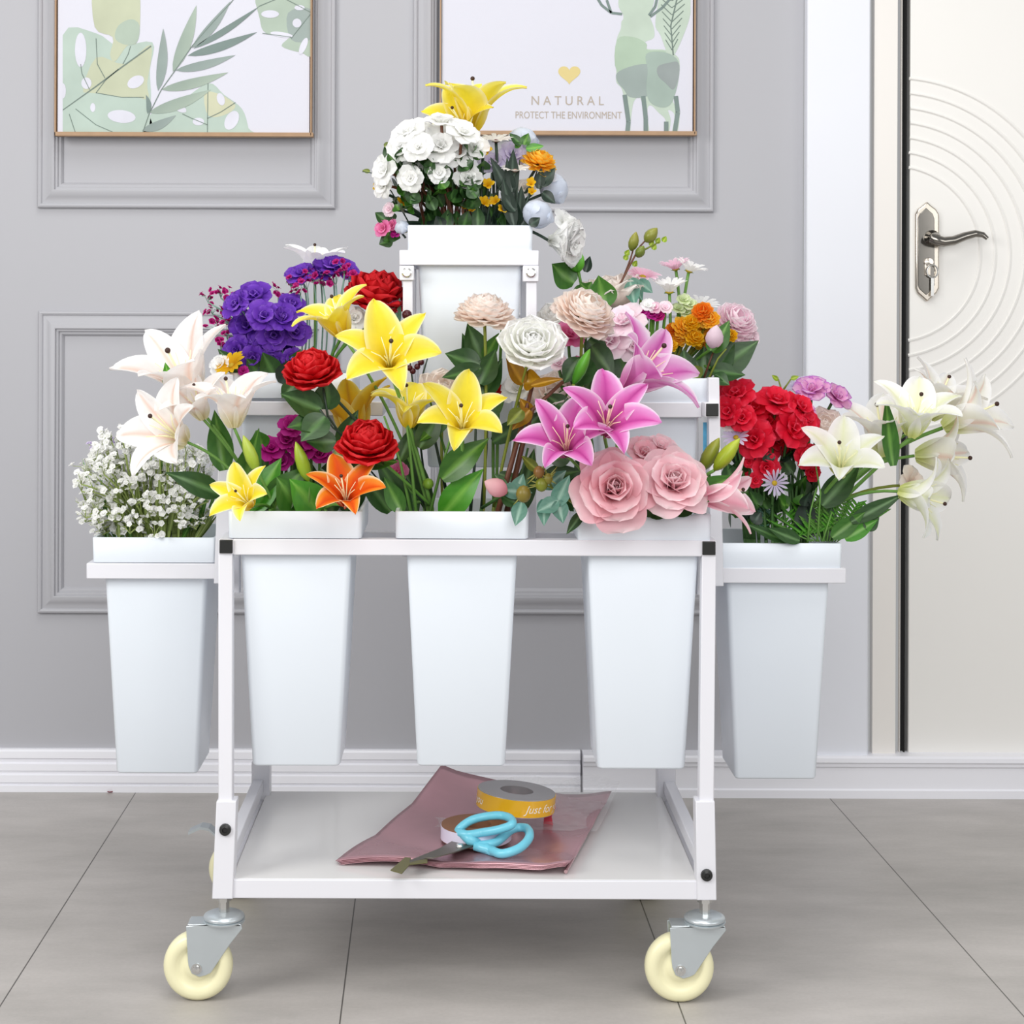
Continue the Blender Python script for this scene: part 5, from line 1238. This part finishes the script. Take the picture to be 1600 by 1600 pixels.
for i in range(125):
    a = 0; x = R3.uniform(606, 752); y = R3.uniform(244, 330)
    f.leaf(x, y, x + R3.uniform(-16, 16), y - R3.uniform(8, 26), .185 + R3.uniform(-.03, .05), .175 + R3.uniform(-.03, .05), R3.uniform(18, 27), R3.choice(['dark', 'dark', 'mid']), own=False, nrm=(R3.uniform(-.6, .6), -1, R3.uniform(-.1, .9)), shape=.9)
for i in range(24):
    x = R3.uniform(652, 742); f.twig([(700 + (x - 700) * .8, 356, .22), (x, 320, .21), (x + R3.uniform(-14, 14), 285, .2)], 'brown', .0016)
for i in range(26):
    x = R3.uniform(650, 820); f.leaf(x, 356, x + R3.uniform(-16, 16), 356 - R3.uniform(12, 40), .2 + R3.uniform(-.01, .04), .2, R3.uniform(16, 24), R3.choice(['dark', 'black']), own=False)
f.done()
G = 'ice blue globe blooms in the top bucket'
for lb, x, y, yd, s, d in (('ice blue globe bloom, topmost of the three at the right of the top bucket', 816, 222, .26, 29, (.12, .25, .95)),
                           ('ice blue globe bloom farthest right with dark pointed sepals', 862, 296, .24, 31, (.85, .15, .45)),
                           ('ice blue globe bloom lowest of the three, over the top bucket rim', 838, 338, .2, 31, (.4, .15, .85))):
    f = Flower('globe_bloom', lb, 'peony', 'TP', stem='black', group=G, rim=(.05, -.02))
    f.bloom('globe', x - d[0] * s * .6, y + d[2] * s * .6, yd, d, s, 'iceblue')
    if 'farthest' in lb:
        for q in ((845, 290, 868, 262, .2, .2, 20, 'black'), (842, 295, 846, 262, .2, .2, 16, 'black'), (848, 300, 868, 318, .2, .2, 18, 'black')): f.leaf(*q)
    elif 'topmost' in lb:
        for q in ((815, 226, 796, 208, .22, .22, 14, 'dark'), (818, 226, 826, 208, .22, .22, 16, 'mid'), (822, 232, 850, 228, .22, .22, 14, 'bright'), (812, 230, 805, 222, .22, .22, 12, 'mid')): f.leaf(*q)
    else: f.leaf(828, 352, 844, 340, .16, .16, 16, 'black')
    f.done()
f = Flower('white_carnation', 'big drooping white bloom at the right corner of the top bucket', 'carnation', 'TP', stem='black', rim=(.055, -.02))
f.bloom('ruffle', 858, 376, .22, (.88, -.42, -.05), 58, 'pure', layers=((8, 1, .5, 25, 62), (7, .95, .45, 15, 45), (6, .9, .4, 8, 25), (5, .85, .3, 0, 10)), ruff=.05)
f.bloom('ruffle', 888, 380, .2, (.7, -.6, -.2), 34, 'pure', stem=False); f.bloom('ruffle', 880, 352, .22, (.6, -.5, .4), 28, 'pure', stem=False); f.done()
f = Flower('marigold', 'orange-yellow marigold between the ice blue globes', 'marigold', 'TP', stem='black'); f.bloom('pom', 842, 256, .22, (.3, -.4, .85), 30, 'marigold', n=50, thmax=98, W=.26); f.done()
f = Flower('beige_daisy', 'small beige daisies right of the white azalea', 'daisy', 'TP', stem='black'); f.bloom('daisy', 805, 268, .2, (0, -.3, .95), 24, 'cream', W=.16, cen='#c9a89a'); f.bloom('daisy', 775, 222, .22, (0, -.3, .95), 26, 'cream', W=.15, cen='#7a2430'); f.bloom('ruffle', 800, 245, .24, (.2, -.8, .5), 26, 'lilac'); f.bloom('ruffle', 820, 295, .22, (.2, -.8, .4), 18, 'cream'); f.bloom('ruffle', 770, 258, .23, (0, -.8, .5), 26, 'lilac'); f.done()
f = Flower('yellow_freesia', 'small yellow blossoms scattered low in the top bucket', 'freesia', 'TP', stem='black')
for x, y, s in ((755, 240, 24), (762, 292, 20), (755, 320, 20), (775, 318, 18), (785, 330, 18), (830, 290, 18), (628, 320, 20), (592, 298, 20), (725, 326, 10), (738, 330, 12), (832, 302, 14)): f.bloom('ruffle', x, y, .2, (R3.uniform(-.4, .4), -.8, .5), s * .8, 'sun', layers=((5, 1, .26, 20, 75),))
f.done()
f = Flower('dark_lily_leaf', 'dark green pointed leaves upright at the right of the top bucket', 'leaves', 'TP', stem='black')
for q in ((803, 352, 785, 275, .19, .19, 22, 'black'), (800, 350, 792, 245, .2, .2, 24, 'black'), (800, 310, 766, 245, .2, .2, 22, 'black'), (805, 330, 782, 300, .19, .19, 18, 'black'), (800, 300, 802, 232, .2, .2, 20, 'black'), (810, 350, 815, 290, .2, .2, 20, 'black'), (798, 350, 765, 300, .21, .21, 20, 'dark'), (815, 352, 835, 320, .2, .2, 18, 'black')): f.leaf(*q)
for pts in ([(806, 352, .2), (808, 300, .2), (812, 250, .22)], [(812, 352, .2), (828, 300, .2), (840, 265, .22)], [(760, 352, .2), (765, 320, .2), (768, 270, .2)], [(775, 352, .21), (782, 310, .21)], [(770, 310, .2), (790, 280, .2)]): f.twig(pts, 'black', .0018)
f.stemto(P(805, 345, .22)); f.done()
f = Flower('pink_blossom', 'drooping sprig of pink blossoms at the left corner of the top bucket', 'blossom', 'TP', stem='black', rim=(-.055, -.02))
for x, y, s, p in ((600, 358, 16, 'hotpink'), (610, 328, 14, 'palepink'), (614, 352, 12, 'hotpink'), (620, 362, 12, 'magenta')): f.bloom('ruffle', x, y, .2, (-.5, -.8, .2), s, p)
for q in ((612, 372, 592, 382, .2, .2, 24, 'dark'), (608, 366, 626, 372, .2, .2, 22, 'dark'), (604, 345, 586, 332, .2, .2, 18, 'dark'), (614, 345, 608, 330, .2, .2, 16, 'dark'), (612, 375, 605, 362, .2, .2, 22, 'mid')): f.leaf(*q)
f.twig([(634, 372, .2), (620, 355, .2), (605, 330, .2)], 'black'); f.done()
f = Flower('green_twig', 'thin budding twig sticking out left of the top bucket', 'branch', 'TP', stem='olive', rim=(-.05, 0))
f.twig([(640, 350, .22), (612, 300, .22), (592, 272, .22), (566, 268, .22)], 'black', .0012).twig([(598, 280, .22), (585, 258, .22)], 'black', .0011).twig([(612, 262, .22), (604, 226, .22)], 'black', .0012)
for q in ((578, 268, 566, 266, .22, .22, 7, 'olive'), (600, 228, 612, 224, .22, .22, 9, 'olive'), (585, 258, 600, 254, .22, .22, 9, 'olive'), (590, 272, 600, 262, .22, .22, 8, 'olive')): f.leaf(*q)
f.bloom('globe', 632, 362, .19, (-.3, -.5, .5), 14, 'iceblue', name='pale_bud'); f.done()
f = Flower('beige_rose', 'beige bloom peeping out under the middle yellow lily', 'rose', 'FM', stem='olive'); f.bloom('ran', 692, 618, .12, (.1, -.5, .7), 42, 'beige', n=6, flat=.7); f.done()
f = Flower('red_tulip', 'small red bloom hidden behind the lowest yellow lily', 'tulip', 'FM', stem='mid'); f.bloom('ruffle', 772, 615, .12, (.1, -.7, .5), 20, 'darkred'); f.done()
f = Flower('crimson_blossom', 'tiny crimson bloom tucked under the left peach chrysanthemum', 'blossom', 'FM', stem='mid'); f.bloom('ruffle', 785, 502, .12, (.2, -.7, .5), 16, 'crimson'); f.done()
f = Flower('pink_blossom', 'bright pink bloom below the red bloom that hangs over the orange lily', 'blossom', 'FM', stem='mid'); f.bloom('ruffle', 618, 738, .08, (.2, -.7, .3), 22, 'hotpink'); f.done()
f = Flower('white_carnation', 'small white bloom at the left rim of the purple bunch, beside the yellow daisy', 'carnation', 'BL', stem='mid'); f.bloom('ruffle', 345, 572, .2, (-.3, -.7, .4), 20, 'pure'); f.done()
# ------------------------------------------------------------------ light, camera
w = bpy.data.worlds.new('soft_daylight'); S.world = w; w.use_nodes = True
bg = w.node_tree.nodes['Background']; bg.inputs[0].default_value = (0.97, 0.985, 1.0, 1); bg.inputs[1].default_value = 0.37
def area(name, loc, tgt, size, power, col=(1, 1, 1), sy=None):
    l = bpy.data.lights.new(name, 'AREA'); l.energy = power; l.color = col; l.size = size
    if sy: l.shape = 'RECTANGLE'; l.size_y = sy
    o = bpy.data.objects.new(name, l); COL.objects.link(o)
    o.location = loc; o.rotation_euler = (Vector(tgt) - Vector(loc)).to_track_quat('-Z', 'Y').to_euler()
    return o
area('left_softbox', (-2.1, -1.5, 1.75), (0, .6, .6), 1.2, 43, (1, .99, .97))
area('ceiling_lamp', (-.1, -.55, 3.1), (0, .2, 0), 1.4, 27, (1, .99, .97))
area('front_softbox', (.35, -2.2, 1.85), (0, .3, .5), 1.6, 34, (1, .995, .985))
area('right_fill', (2.3, -1.5, 1.5), (1.1, 1.0, .5), 1.2, 12, (1, .995, .98))  # added fill light, only there to brighten the door and right end
cam = bpy.data.cameras.new('camera'); co = bpy.data.objects.new('camera', cam); COL.objects.link(co)
cam.sensor_width = 36; cam.sensor_fit = 'HORIZONTAL'; cam.lens = 36 * FPX / 1600
cam.shift_x = (800 - VX) / 1600; cam.shift_y = (VY - 800) / 1600
# the shift is measured in the rolled frame
co.location = (0, -D, HC); co.rotation_euler = (PI / 2, 0, 0)
co.matrix_world = Matrix.Translation((0, -D, HC)) @ Matrix.Rotation(PI / 2, 4, 'X') @ Matrix.Rotation(ROLL, 4, 'Z')
cam.clip_start = .05
S.camera = co
S.view_settings.view_transform = 'Standard'; S.view_settings.look = 'None'; S.view_settings.gamma = 1; S.view_settings.exposure = 0.0
try: S.view_settings.use_curve_mapping = False
except Exception: pass
for o in bpy.data.objects:
    if '_w' in o: del o['_w']
